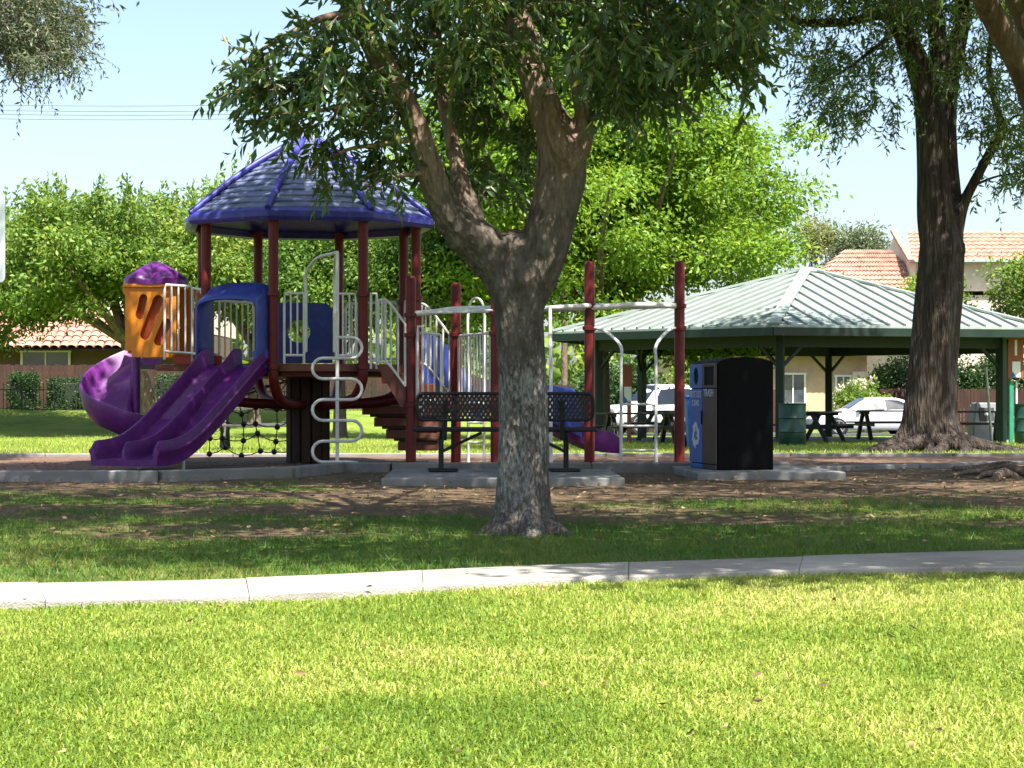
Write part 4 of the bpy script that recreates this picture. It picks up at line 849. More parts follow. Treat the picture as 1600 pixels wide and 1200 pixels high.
rf = MB().hexa([(-26.2, 79.6, 2.70), (-12.8, 79.6, 2.70), (-12.8, 82.6, 4.22), (-26.2, 82.6, 4.22), (-26.2, 79.6, 2.78), (-12.8, 79.6, 2.78), (-12.8, 82.6, 4.30), (-26.2, 82.6, 4.30)]).build('tile_roof', M['fencewood'], hl)
sl = Vector((0, 3.0, 1.52)); Ls = sl.length; slu = sl.normalized(); nrm = Vector((0, -slu.z, slu.y))
# one curved roof tile, shared by all
tl_me = None
nr, ncol = 7, 36
for j in range(nr):
    for i in range(ncol):
        p = Vector((-26.1 + 13.2 * (i + .5) / ncol, 79.52, 2.79)) + slu * (Ls * (j + .5) / nr) + nrm * .03
        if tl_me is None:
            m = MB(); ro = []; L2 = Ls / nr * .58
            for s_, r_ in ((-L2, .19), (L2, .165)):
                ro.append([origin(hl) + Vector((r_ * math.cos(math.pi * k / 6), 0, 0)) + slu * s_ + nrm * (r_ * .62 * math.sin(math.pi * k / 6) + (.035 if s_ < 0 else 0)) for k in range(7)] + [origin(hl) + Vector(((r_ - .025) * math.cos(math.pi * k / 6), 0, 0)) + slu * s_ + nrm * ((r_ - .025) * .62 * math.sin(math.pi * k / 6) + (.035 if s_ < 0 else 0)) for k in range(6, -1, -1)])
            o = m.loft(ro, True, True, True).build('roof_tile', M['tile'], rf); tl_me = o.data
        else: o = link(bpy.data.objects.new('roof_tile', tl_me), rf)
        o.location = p - origin(hl) + Vector((random.uniform(-.012, .012), 0, random.uniform(-.008, .012))); o.rotation_euler = (random.uniform(-.02, .02), random.uniform(-.03, .03), random.uniform(-.02, .02))

def tile_sheet(a, b, c, d, par, rows, cols, name='tile_roof'):
    "roof slope a-b (eave) c-d (ridge) as overlapping barrel courses"
    a, b, c, d = map(Vector, (a, b, c, d)); n = (b - a).cross(d - a).normalized(); n = n if n.z > 0 else -n; rings = []
    for j in range(rows):
        for f_, lf in ((0., .09), (.98, .02)):
            t = (j + f_) / rows; p, q = a.lerp(d, t), b.lerp(c, t); rings.append([p.lerp(q, i / (cols * 4)) + n * (lf + .07 * abs(math.sin(math.pi * i / 4))) for i in range(cols * 4 + 1)])
    return MB().loft(rings, False, False, True, False).build(name, M['tile'], par)
hg = float(gz(20, 96))
h2 = empty('tile_house', (20, 98, hg), 'two storey house with orange tile roofs behind the pavilion', 'house')
MB().box((20.5, 104, hg + 3.4), (16, 9, 6.9), 0).build('wall', M['stuccopale'], h2)
tile_sheet((14.5, 97.2, 5.7), (21.8, 97.2, 5.7), (20.0, 101.5, 8.5), (17.7, 101.5, 8.5), h2, 11, 24)
tile_sheet((14.5, 97.2, 5.7), (14.5, 106, 5.7), (17.7, 101.6, 8.5), (17.7, 101.5, 8.5), h2, 11, 22)
MB().box((18.1, 100.5, 5.3), (6.9, 6.2, .9), 0).build('upper_wall', M['stuccopale'], h2)
tile_sheet((20.5, 98.5, 7.7), (30, 98.5, 7.7), (30, 103, 9.6), (21.2, 103, 9.6), h2, 8, 30)
MB().add([(20.5, 99, 6.4), (20.5, 107, 6.4), (20.5, 99, 7.7), (20.5, 103, 9.45), (20.5, 107, 7.7), (20.8, 99, 6.4), (20.8, 107, 6.4), (20.8, 99, 7.7), (20.8, 103, 9.45), (20.8, 107, 7.7)], [(0, 1, 4, 3, 2), (9, 6, 5, 7, 8), (0, 2, 7, 5), (2, 3, 8, 7)]).build('gable', M['stuccopale'], h2)
MB().bar((20.45, 98.4, 7.75), (20.45, 103, 9.68), .3, .14).build('verge_tiles', M['tile'], h2)
MB().box((26, 103, 7.0), (10.5, 7.5, 1.5), 0).build('upper_wall', M['stuccopale'], h2)
hg3 = float(gz(14, 92))
h3 = empty('house_wing', (13.5, 94, hg3), 'beige ground floor house wall with white framed windows behind the white car', 'house')
MB().box((12.3, 95.5, hg3 + 1.75), (9.6, 6, 3.6), 0).build('wall', M['stucco'], h3)
window(12.95, 14.1, 92.5, hg3 + 1.25, hg3 + 2.7, h3); window(15.6, 16.3, 92.5, hg3 + .9, hg3 + 2.6, h3); window(9.3, 10.6, 92.5, hg3 + 1.3, hg3 + 2.6, h3)
MB().box((16.7, 92.3, hg3 + 1.6), (.7, .3, 2.4), 0, .02).build('pilaster', M['stuccopale'], h3)
tile_sheet((7.2, 91.6, hg3 + 3.5), (17.4, 91.6, hg3 + 3.5), (17.4, 95, hg3 + 4.6), (7.2, 95, hg3 + 4.6), h3, 8, 34)

def board_fence(x0, y0, x1, y1, h, label, zoff=0.):
    o = empty('board_fence', (x0, y0, float(gz(x0, y0))), label, 'fence'); L = math.hypot(x1 - x0, y1 - y0); n = int(L / .155); rz = math.atan2(y1 - y0, x1 - x0); mb = MB()
    for i in range(n):
        t = (i + .5) / n; x, y = x0 + (x1 - x0) * t, y0 + (y1 - y0) * t; hh = h + random.uniform(-.03, .03); mb.box((x + random.uniform(-.004, .004), y + random.uniform(-.008, .008), float(gz(x, y)) + hh / 2 + zoff), (.145, .02, hh), rz)
    b = mb.build('boards', M['fencewood'], o); b['kind'] = 'stuff'
    for z in (.4, h - .4): MB().bar((x0, y0 + .06, float(gz(x0, y0)) + z), (x1, y1 + .06, float(gz(x1, y1)) + z), .04, .09).build('rail', M['fencewood'], o)
    for i in range(int(L / 2.4) + 1):
        t = min(1, i * 2.4 / L); x, y = x0 + (x1 - x0) * t, y0 + (y1 - y0) * t; MB().box((x, y + .12, float(gz(x, y)) + h / 2), (.1, .1, h), rz).build('post', M['fencewood'], o)
board_fence(-30, 74.5, -3, 74.5, 1.75, 'dark brown board fence behind the clipped hedges at the left')
board_fence(-3, 86, 12, 86, 1.9, 'brown board fence behind the pickup truck')
board_fence(17.3, 90, 40, 90, 1.95, 'reddish brown board fence behind the big trunk')
def iron_fence(x0, x1, y, h, label):
    o = empty('iron_fence', (x0, y, float(gz(x0, y))), label, 'fence'); mb = MB(); n = int((x1 - x0) / .13)
    for i in range(n + 1): x = x0 + (x1 - x0) * i / n; z = float(gz(x, y)); mb.box((x, y, z + h / 2), (.022, .022, h))
    b = mb.build('pickets', M['iron'], o); b['kind'] = 'stuff'
    for z in (.15, h - .15): MB().bar((x0, y, float(gz(x0, y)) + z), (x1, y, float(gz(x1, y)) + z), .03, .04).build('rail', M['iron'], o)
    for i in range(int((x1 - x0) / 2.5) + 1): x = x0 + i * 2.5; MB().box((x, y + .03, float(gz(x, y)) + h / 2 + .05), (.06, .06, h + .1)).build('post', M['iron'], o)
iron_fence(-30, -2, 68.5, 1.0, 'low dark iron picket fence along the lawn at the left')
for i, (dy, nm) in enumerate(((150, 'topmost'), (158.5, 'second'), (164.5, 'third'), (171.5, 'lowest'))):
    a, b = W(-300, dy + 7, 95), W(882, dy - 5, 95); pts = [a.lerp(b, t / 12) - Vector((0, 0, .45 * math.sin(math.pi * t / 12))) for t in range(13)]
    tag(MB().tube(pts, .017, 5).build('power_line', M['wire']), f'{nm} of the four thin power lines crossing the sky', 'power line', 'power lines in the sky')

x = W(882, 0, 95).x; z = float(gz(x, 95)); o = empty('utility_pole', (x, 95.15, z), 'wooden utility pole behind the front tree, carrying the power lines', 'pole')
MB().tube([(x, 95.15, z - .2), (x, 95.15, 16.4)], [.17, .11], 12).build('shaft', M['bark3'], o)
for dy in (145, 153.5, 159.5, 166.5): MB().lathe((x, 95.02, W(882, dy, 95).z - .04), [(.03, -.05), (.05, 0), (.03, .05)], 10).build('insulator', M['greyplastic'], o)
# ------------------------------------------------------------------ foliage
def unit(a): return a / np.maximum(np.linalg.norm(a, axis=-1, keepdims=True), 1e-9)
def leaf_arrays(P, D, L, Wd, fold=.25):
    "P base points, D directions, L/Wd sizes -> diamond leaves folded along the midrib"
    N = len(P); D = unit(D); S = unit(np.cross(D, rng.normal(size=(N, 3)))); U = np.cross(S, D)
    L = np.broadcast_to(L, (N,))[:, None]; Wd = np.broadcast_to(Wd, (N,))[:, None]
    V = np.stack([P, P + D * L * .45 + S * Wd * .5 + U * Wd * fold, P + D * L - U * L * .06, P + D * L * .45 - S * Wd * .5 + U * Wd * fold], 1).reshape(-1, 3)
    b = np.arange(N)[:, None] * 4; F = np.concatenate([b + [0, 1, 2], b + [0, 2, 3]]); return V, F
def twigs(S, D, Ln, m, L, Wd, droop=.4, down=.6, side=.9):
    "twigs with leaves along them -> leaf bases, directions"
    N = len(S); t = (np.arange(m) + .6) / m; t = np.broadcast_to(t, (N, m)) + rng.normal(0, .02, (N, m)); D = unit(D)
    Pt = S[:, None] + D[:, None] * (Ln[:, None] * t)[..., None]; Pt[..., 2] -= droop * (Ln[:, None] * t * t)
    sd = unit(np.cross(D, rng.normal(size=(N, 3))))[:, None] * np.where(np.arange(m) % 2, 1, -1)[None, :, None]
    Dl = D[:, None] * .55 + sd * side + rng.normal(0, .35, (N, m, 3)); Dl[..., 2] -= down
    return Pt.reshape(-1, 3), Dl.reshape(-1, 3)
def stems(S, D, Ln, droop, r=.0035):
    N = len(S); D = unit(D); k = 4; t = np.linspace(0, 1, k); C = S[:, None] + D[:, None] * (Ln[:, None] * t)[..., None]; C[..., 2] -= droop * Ln[:, None] * t * t
    a = unit(np.cross(D, [0.3, .2, 1])); b = np.cross(D, a); rr = (r * (1.1 - .8 * t))[None, :, None]
    ring = np.stack([C + a[:, None] * rr, C - a[:, None] * rr * .5 + b[:, None] * rr * .87, C - a[:, None] * rr * .5 - b[:, None] * rr * .87], 2).reshape(-1, 3)
    base = (np.arange(N) * k * 3)[:, None, None, None] + (np.arange(k - 1) * 3)[None, :, None, None]; q = np.array([[0, 1, 4, 3], [1, 2, 5, 4], [2, 0, 3, 5]])[None, None]
    return ring, (base + q).reshape(-1, 4)
def clumps(C, rad, per, L, Wd, down=.3, flat=.38):
    "leaf clouds round clump centres C (N,3) with radii rad (N,)"
    N = len(C); P = C[:, None] + rng.normal(size=(N, per, 3)) * (rad[:, None, None] * np.array([.5, .5, flat])); Dv = unit(P - C[:, None]) * .8 + rng.normal(0, .7, (N, per, 3)); Dv[..., 2] -= down
    return P.reshape(-1, 3), Dv.reshape(-1, 3)
def crown_obj(parts, m, parent, L, Wd, name='crown', jit=.25, keep=None):
    P = np.concatenate([p for p, d in parts]); D = np.concatenate([d for p, d in parts])
    if keep is not None: k = keep(P); P, D = P[k], D[k]
    s = rng.uniform(1 - jit, 1 + jit, len(P)); V, F = leaf_arrays(P, D, L * s, Wd * s); r = np.repeat(np.clip(rng.normal(.45, .2, len(P)), 0, 1), 4)
    return np_mesh(name, V, F, m, parent, rnd=r)
def ellip(c, r, n, shell=.45, zmin=-1):
    u = unit(rng.normal(size=(n * 3, 3))); u = u[u[:, 2] > zmin][:n]; k = (rng.random(len(u)) * (1 - shell ** 3) + shell ** 3) ** (1 / 3); return np.array(c) + u * k[:, None] * np.array(r)
def fuse(o, vox):
    m = o.modifiers.new('fuse', 'REMESH'); m.mode = 'VOXEL'; m.voxel_size = vox; m.use_smooth_shade = True
    k = o.modifiers.new('relax', 'SMOOTH'); k.factor = .5; k.iterations = 4; return o
def limbs(mb, items, n=10):
    for pts in items:
        q = crom(pts, 5); mb.tube([p[:3] for p in q], [float(max(.004, p[3])) for p in q], n)
def branches(items, m, parent, n=8):
    for it in items:
        mb = MB(); limbs(mb, [it], n); mb.build('branch', m, parent)
def add_tree(name, label, base, h_trunk, r, crown_c, crown_r, ncl, clr, per, L, Wd, lm, bark='bark3', shell=.5, group=None, lean=(0, 0), zmin=-.55, down=.3, nb=9, keep=None, flat=.38, lobes=11, seed=0, shoots=0):
    global rng; rng = np.random.default_rng(sum(map(ord, label)) + seed)
    x, y = base; z = float(gz(x, y)); o = empty(name, (x, y, z), label, 'tree', group); mb = MB()
    top = (x + lean[0], y + lean[1], z + h_trunk, r * .75); cc = np.array(crown_c)
    limbs(mb, [[(x, y, z - .15, r * 1.5), (x, y, z + .25, r * 1.1), (x + lean[0] * .45, y + lean[1] * .5, z + h_trunk * .5, r * .9), top]])
    lc = ellip(crown_c, np.array(crown_r) * .62, lobes, .55, -.9 if zmin < -.9 else max(zmin, -.6)); C = []
    for q in lc:
        k = rng.uniform(.34, .58); C.append(ellip(q, np.array(crown_r) * k * np.array([1, 1, rng.uniform(.8, 1.25)]), ncl // lobes, .45, -.8))
    C = np.concatenate(C); rng.shuffle(C)
    for i in range(nb):
        e = C[i * len(C) // nb]; mid = np.array(top[:3]) * .5 + e * .5 + rng.normal(0, .25, 3); limbs(mb, [[(*top[:3], r * .55), (*mid, r * .33), (*e, r * .1)]], 7)
    mb.build('trunk', M[bark], o)
    rad = rng.uniform(.7, 1.3, len(C)) * clr
    parts = [clumps(C, rad, per, L, Wd, down, flat)]
    if shoots:
        tops = C[C[:, 2] > cc[2] + .25 * crown_r[2]]; tops = tops[rng.integers(0, len(tops), shoots)]; S = np.repeat(tops, 3, 0) + rng.normal(0, .22, (shoots * 3, 3)); D = rng.normal(0, .28, (shoots * 3, 3)) + [0, 0, 1]
        Ln = rng.uniform(.5, 1.25, shoots * 3); parts.append(twigs(S, D, Ln, 16, L, Wd, .0, -.25, .7))
    crown_obj(parts, M[lm], o, L, Wd, keep=keep); return o

rng = np.random.default_rng(21)
# --- front tree: trunk with spreading limbs, sprays of dark drooping leaves
ft = empty('shade_tree', (.06, 12, 0), 'nearest tree, forked grey lichened trunk and dark drooping leaves before the bench', 'tree', 'trees in the park')
d0 = 12.0
def lp(*a): return [(*W(px, py, d), r / 250 * d / 12) for px, py, d, r in a]
mb = MB(); rings = []
zz = [(-.1, .27), (.0, .225), (.06, .195), (.16, .172), (.35, .160), (.7, .155), (1.05, .152), (1.35, .155), (1.52, .168), (1.64, .172), (1.74, .15), (1.82, .11), (1.88, .03)]
zi = np.linspace(-.1, 1.88, 60)
for z in zi:
    r = np.interp(z, [a for a, b in zz], [b for a, b in zz]); cx0 = .065 - .02 * z + .02 * math.sin(z * 2.2); row = []
    for j in range(40):
        a = 2 * math.pi * j / 40; fl_ = max(0, .30 - z) ** 1.5 * 3.0 * max(0, math.cos(a * 2.5 + .6 + .4 * math.sin(a))) ** 3
        gr = -.022 * math.exp(-((a - 4.55 + .12 * math.sin(z * 3)) / .13) ** 2) * (1 if z < 1.0 else max(0, 1 - (z - 1.0) * 2))
        rr2 = r * (1 + fl_ + .05 * (fbm(np.array(a * 2.5), np.array(z * 3.)) - .5) * 2 + .04 * (fbm(np.array(math.cos(a) * 6 + 9), np.array(z * 9 + math.sin(a) * 6)) - .5) * 2) + gr
        row.append((cx0 + rr2 * math.cos(a) * (1.12 if z > 1.5 else 1), 12 + rr2 * math.sin(a), z))
    rings.append(row)
mb.loft(rings, True, True, True)
limbs(mb, [lp((803, 480, 12, 28), (785, 425, 12, 36), (760, 392, 12, 38), (722, 358, 11.95, 33), (692, 318, 11.9, 26), (668, 255, 11.85, 22), (648, 190, 11.8, 19), (610, 120, 11.7, 20), (575, 55, 11.6, 19), (545, -5, 11.5, 18), (520, -120, 11.3, 14), (470, -300, 11.0, 10), (400, -520, 10.6, 6), (330, -700, 10.2, 3)),
           lp((742, 368, 12.05, 22), (735, 325, 12.1, 18), (722, 290, 12.15, 15), (708, 225, 12.25, 12), (690, 150, 12.4, 10), (682, 60, 12.5, 9), (660, -80, 12.7, 8), (600, -300, 13.2, 5), (560, -500, 13.8, 3)),
           lp((822, 480, 12, 28), (836, 430, 12, 37), (850, 385, 12, 40), (868, 320, 12, 38), (880, 268, 12, 38), (872, 215, 12, 33), (848, 160, 12.05, 27), (828, 95, 12.1, 24), (806, 10, 12.2, 22), (800, -120, 12.4, 18), (820, -350, 12.8, 12), (850, -620, 13.2, 7), (860, -850, 13.4, 3)),
           lp((885, 262, 11.95, 22), (908, 225, 11.95, 18), (912, 180, 11.97, 15), (902, 120, 12, 13), (912, 62, 12, 14), (935, 0, 12, 13), (985, -140, 11.9, 10), (1100, -330, 11.6, 7), (1230, -480, 11.2, 4)),
           lp((898, 258, 11.9, 17), (880, 238, 11.86, 16), (868, 205, 11.84, 15), (862, 165, 11.84, 14), (858, 150, 11.85, 13)),
           ])
for a, L_, r_ in ((195, .24, .05), (250, .22, .055), (300, .26, .055), (338, .34, .055), (20, .25, .05), (140, .22, .05)):
    limbs(mb, [[(.065 + (.12 + L_ * t) * math.cos(R(a + 25 * t * math.sin(a))), 12 + (.12 + L_ * t) * math.sin(R(a + 25 * t * math.sin(a))), .075 * (1 - t) ** 2 - .035 * t, r_ * (1.1 - .85 * t)) for t in (0, .25, .5, .75, 1)]], 8)
fuse(mb.build('trunk', M['bark1'], ft), .013)
branches([[(.35, 12, 3.6, .06), (1.5, 10.5, 5, .045), (2.8, 8.5, 5.9, .03), (3.7, 6.8, 6.2, .012)], [(0, 12.3, 4.2, .06), (-.6, 14.5, 6, .045), (-1.4, 16.8, 7.1, .03), (-1.9, 18.4, 7.5, .012)], [(.1, 12.2, 4.4, .06), (.7, 14, 6, .04), (1.4, 16.6, 7, .012)], lp((935, 0, 12, 10), (1010, -60, 12.4, 8), (1100, -90, 12.8, 6), (1200, -70, 13, 3)),  # first three limbs are unseen, added to carry the shading clumps
           lp((560, 20, 11.55, 9), (500, 30, 11.4, 6), (440, 60, 11.2, 4), (380, 95, 11.0, 2)), lp((620, 140, 11.7, 7), (560, 160, 11.5, 5), (490, 175, 11.3, 3), (430, 190, 11.2, 1.5)),
           lp((655, 215, 11.8, 6), (600, 225, 11.6, 4), (540, 235, 11.5, 3), (480, 270, 11.4, 1.5)), lp((670, 270, 11.85, 5), (620, 275, 11.7, 3.5), (570, 290, 11.6, 2)),
           lp((700, 235, 12.2, 4), (705, 140, 12.2, 3), (708, 60, 12.2, 3)), lp((832, 330, 12.1, 3), (842, 250, 12.1, 3), (838, 180, 12.1, 2))], M['limb'], ft)
FL, FW = .088, .030
def region_twigs(poly_boxes, per=1, toward=(-.3, 0)):
    S, D = [], []
    for (x0, y0, x1, y1, da, db, n, dirx, dirz) in poly_boxes:
        px = rng.uniform(x0, x1, n); py = rng.uniform(y0, y1, n); d = rng.uniform(da, db, n)
        S.append(np.stack([(px - 800) * d / FPX, d, EYE + (HZ - py) * d / FPX], 1)); dd = np.stack([rng.normal(dirx, .55, n), rng.normal(0, .6, n), rng.normal(dirz, .35, n)], 1); D.append(dd)
    return np.concatenate(S), np.concatenate(D)
# clusters: pick centres, then several twigs fan from each so that gaps stay between the sprays
def fans(boxes, k, spread=.05):
    S, D = region_twigs(boxes); S = np.repeat(S, k, 0) + rng.normal(0, spread, (len(S) * k, 3)); D = np.repeat(unit(D), k, 0) + rng.normal(0, .55, (len(D) * k, 3)); return S, D
boxes = [(540, 95, 630, 190, 11.2, 12.0, 10, -.5, -.1), (420, 75, 520, 150, 10.9, 11.4, 9, -.6, -.1), (385, 95, 440, 150, 10.8, 11.1, 5, -.8, -.1), (430, 160, 540, 215, 11.1, 11.6, 4, -.6, -.2),
         (510, 200, 600, 235, 11.3, 11.8, 4, -.3, -.35), (570, 225, 640, 265, 11.4, 12, 3, -.2, -.5), (470, 15, 570, 70, 11, 11.6, 6, -.6, .1), (560, -60, 900, 30, 10.6, 13.5, 56, 0, -.2),
         (570, 40, 800, 130, 12.0, 13.2, 22, 0, -.2), (680, 120, 850, 230, 12.2, 13.2, 15, .1, -.2), (690, 220, 820, 310, 12.2, 13.4, 9, .1, .0), (720, 40, 800, 120, 10.8, 11.6, 6, .0, -.2), (930, 20, 1000, 140, 10.9, 12.2, 9, .2, -.2),
         (880, -80, 1080, 85, 10.6, 13.6, 58, .2, -.3), (1050, -80, 1200, 45, 10.4, 13.4, 42, .3, -.3), (930, 90, 1040, 160, 11.2, 13.4, 11, .2, -.3), (1040, 40, 1160, 110, 11, 13, 10, .2, -.35)]
S1, D1 = fans(boxes, 5); Ln1 = rng.uniform(.16, .34, len(S1))
# canopy above the frame
cc = ellip((1.9, 14.1, 6.8), (8.2, 8.3, 3.7), 760, .3, -.9); cc = cc[cc[:, 2] > EYE + .215 * cc[:, 1] + .75]
cc = np.concatenate([cc, ellip((-1.9, 18.3, 7.4), (3.3, 2.8, 1.7), 190, .2), ellip((1.4, 16.6, 7.0), (3.4, 2.0, 1.6), 130, .2)]); cc = np.concatenate([cc, ellip((3.7, 6.95, 6.2), (2.7, 1.2, 1.2), 85, .2)]); cc = cc[cc[:, 2] > EYE + .215 * cc[:, 1] + .75]  # extra unseen clumps, added to shade the slide, bench pad and path
ft_cl = clumps(cc, rng.uniform(.5, .85, len(cc)), 105, .1, .04, .5)
crown = crown_obj([twigs(S1, D1, Ln1, 13, FL, FW, .35, .75)], M['leaf_front'], ft, FL, FW)
V, F = stems(S1, D1, Ln1, .35); np_mesh('twigs', V, F, M['limb'], ft)['kind'] = 'stuff'
crown_obj([ft_cl], M['leaf_front'], ft, .185, .077, 'upper_crown', keep=lambda P: P[:, 2] > EYE + (HZ + 25) * P[:, 1] / FPX)

rng = np.random.default_rng(22)
# --- big tree at the right
rt = empty('shade_tree', (7.2, 33, float(gz(7.2, 33))), 'massive dark furrowed tree with flared roots standing before the pavilion', 'tree', 'trees in the park')
def lq(*a, s=91.): return [(*W(px, py, d), r / s * d / 33) for px, py, d, r in a]
mb = MB(); rings = []; zs_ = np.concatenate([np.linspace(-.25, .6, 18), np.linspace(.68, 3.45, 34)])
for z in zs_:
    py = HZ - (z - EYE) * FPX / 33; cxp = np.interp(py, [330, 380, 460, 560, 640, 700], [1470, 1472, 1466, 1457, 1452, 1455]); rp_ = np.interp(py, [340, 380, 460, 560, 620, 660, 690, 720], [31, 35, 37, 38, 40, 44, 52, 64]); row = []
    for j in range(48):
        a = 2 * math.pi * j / 48; fl_ = max(0, .75 - z) ** 2 * .55 * max(0, math.cos(a * 3.5 + .6)) ** 3 + .05 * math.cos(a * 7 + z * .8)
        rr2 = rp_ / 91 * (1 + fl_ + .20 * (fbm(np.array(math.cos(a) * 3 + 4), np.array(math.sin(a) * 3 + z * .5)) - .5) + .10 * (fbm(np.array(math.cos(a) * 9 + 4), np.array(math.sin(a) * 9 + z * 1.5)) - .5))
        row.append(((cxp - 800) * 33 / FPX + rr2 * math.cos(a), 33 + rr2 * math.sin(a) * .9, z))
    rings.append(row)
mb.loft(rings, True, True, True)
limbs(mb, [lq((1475, 400, 33, 36), (1462, 340, 33, 30), (1457, 270, 33, 25), (1455, 200, 33, 25), (1450, 150, 33, 24), (1432, 95, 32.9, 20), (1405, 40, 32.8, 16), (1380, -10, 32.7, 14), (1340, -120, 32.5, 10), (1290, -260, 32.3, 5)),
           lq((1478, 400, 33.1, 28), (1483, 330, 33.2, 22), (1480, 260, 33.3, 18), (1478, 190, 33.3, 17), (1482, 120, 33.3, 18), (1500, 50, 33.4, 14), (1510, -30, 33.5, 12), (1530, -200, 33.8, 7)),
           lq((1455, 170, 33, 16), (1470, 110, 33.1, 17), (1462, 40, 33.2, 14), (1455, -40, 33.3, 11), (1450, -200, 33.3, 7)),
           lq((1478, 400, 33, 24), (1495, 345, 33, 14), (1510, 308, 33, 9), (1535, 260, 32.9, 8), (1558, 218, 32.8, 8), (1566, 200, 32.8, 8), (1556, 165, 32.8, 6), (1545, 110, 32.7, 5), (1550, 30, 32.6, 4)),
           ])
fuse(mb.build('trunk', M['bark2'], rt), .03)
branches([lq((1400, 30, 32.8, 9), (1370, 24, 32.5, 8), (1330, 33, 32.2, 7), (1290, 36, 32.0, 7), (1250, 34, 31.8, 6), (1222, 20, 31.6, 4), (1190, 28, 31.4, 3)), lq((1400, 50, 32.8, 4), (1360, 80, 32.4, 3), (1320, 110, 32, 2), (1280, 130, 31.8, 1.2)),
           lq((1566, 200, 32.8, 3), (1590, 180, 32.6, 2), (1620, 190, 32.4, 1)), lq((1520, 290, 33, 2.5), (1560, 275, 32.8, 1.6), (1600, 270, 32.6, 1))], M['bark2'], rt)
rng2 = np.random.default_rng(5)
for a, L, r in ((200, 1.5, .12), (180, 1.0, .14), (235, 1.3, .13), (265, .95, .12), (290, 1.2, .14), (320, 1.35, .13), (345, 1.7, .13), (10, 1.1, .12), (300, .8, .1), (215, .9, .1)):
    q = []
    for t in (0, .3, .6, .85, 1): rr_2 = .42 + L * t; aa = R(a + 14 * math.sin(t * 4 + a)); x, y = 7.2 + rr_2 * math.cos(aa), 33 + rr_2 * math.sin(aa); q.append((x, y, float(gz(x, y)) + .20 * (1 - t) ** 2 - .03 * t - .01, r * (1.15 - t) + .008))
    m = MB(); limbs(m, [q], 8); m.build('root', M['bark2'], rt)
boxes = [(1250, 40, 1430, 120, 31, 34.5, 24, -.3, -.3), (1270, 100, 1400, 175, 31, 34, 12, -.4, -.3), (1300, 140, 1360, 185, 31, 33, 7, -.3, -.4), (1180, -60, 1450, 25, 30.5, 35, 66, 0, -.3), (1400, -80, 1600, 40, 30.5, 35.5, 70, 0, -.2), (1470, 40, 1600, 150, 31, 35, 24, .2, -.2),
         (1520, 140, 1620, 230, 31, 34.5, 17, .3, -.2), (1560, 220, 1620, 285, 31.5, 33.5, 12, .4, -.2)]
S2, D2 = fans(boxes, 6, .16); Ln2 = rng.uniform(.35, .7, len(S2))
crown_obj([twigs(S2, D2, Ln2, 13, .1, .03, .35, .5)], M['leaf_front'], rt, .125, .038)
V, F = stems(S2, D2, Ln2, .35, .006); np_mesh('twigs', V, F, M['bark2'], rt)['kind'] = 'stuff'
cc = ellip((7.0, 33, 10.5), (6.5, 6, 3.6), 420, .3, -.8); crown_obj([clumps(cc, rng.uniform(.7, 1.2, len(cc)), 80, .1, .04)], M['leaf_front'], rt, .25, .10, 'upper_crown', keep=lambda P: P[:, 2] > EYE + (HZ + 5) * P[:, 1] / FPX)

rng = np.random.default_rng(23)
# --- tree leaning in at the top right corner, with surface roots
ct = empty('shade_tree', (6.35, 21.2, 0), 'tree mostly outside the right edge, its limbs crossing the top right corner', 'tree', 'trees in the park')
def lr(*a): return [(*W(px, py, d), r / 141 * d / 21.2) for px, py, d, r in a]
mb = MB(); limbs(mb, [lr((1700, 760, 21.2, 60), (1698, 700, 21.2, 42), (1690, 500, 21.2, 38), (1675, 330, 21.2, 36), (1640, 200, 21.1, 34)),
                      lr((1660, 270, 21.2, 30), (1605, 120, 21, 24), (1560, 40, 20.8, 20), (1530, -20, 20.6, 18), (1490, -140, 20.3, 13), (1400, -330, 19.8, 6)), lr((1655, 250, 21.2, 26), (1615, 60, 21.3, 21), (1585, -20, 21.4, 19), (1570, -150, 21.6, 14), (1580, -350, 22, 6)),
                      lr((1660, 260, 21.2, 22), (1700, 60, 21.2, 18), (1760, -150, 21, 10))])
mb.build('trunk', M['bark3'], ct)
for pts in ([(1640, 738, 20.8), (1590, 733, 20.9), (1545, 728, 21.3), (1510, 738, 20.7), (1480, 744, 20.3)], [(1650, 742, 20.5), (1600, 742, 20.3), (1560, 733, 20.8), (1535, 745, 20), (1525, 752, 19.6)], [(1640, 735, 21.2), (1580, 728, 21.8), (1530, 726, 22), (1490, 730, 21.7)], [(1600, 740, 20.4), (1570, 748, 19.8), (1555, 756, 19.3)]):
    q = []
    for i, (px, py, d) in enumerate(pts): q.append(((px - 800) * d / FPX, d, (.03 - .012 * i + .02 * (i % 2)) if i else -.12, .07 - .014 * i))
    m = MB(); limbs(m, [q], 8); m.build('root', M['bark3'], ct)
cc = ellip((6.4, 21.3, 7.6), (4.8, 4.6, 2.6), 330, .3, -.9); crown_obj([clumps(cc, rng.uniform(.5, .9, len(cc)), 100, .1, .04, .4)], M['leaf_front'], ct, .15, .055, keep=lambda P: (P[:, 2] > EYE + (HZ - 60) * P[:, 1] / FPX) | (P[:, 0] > 800 * P[:, 1] / FPX))

rng = np.random.default_rng(24)
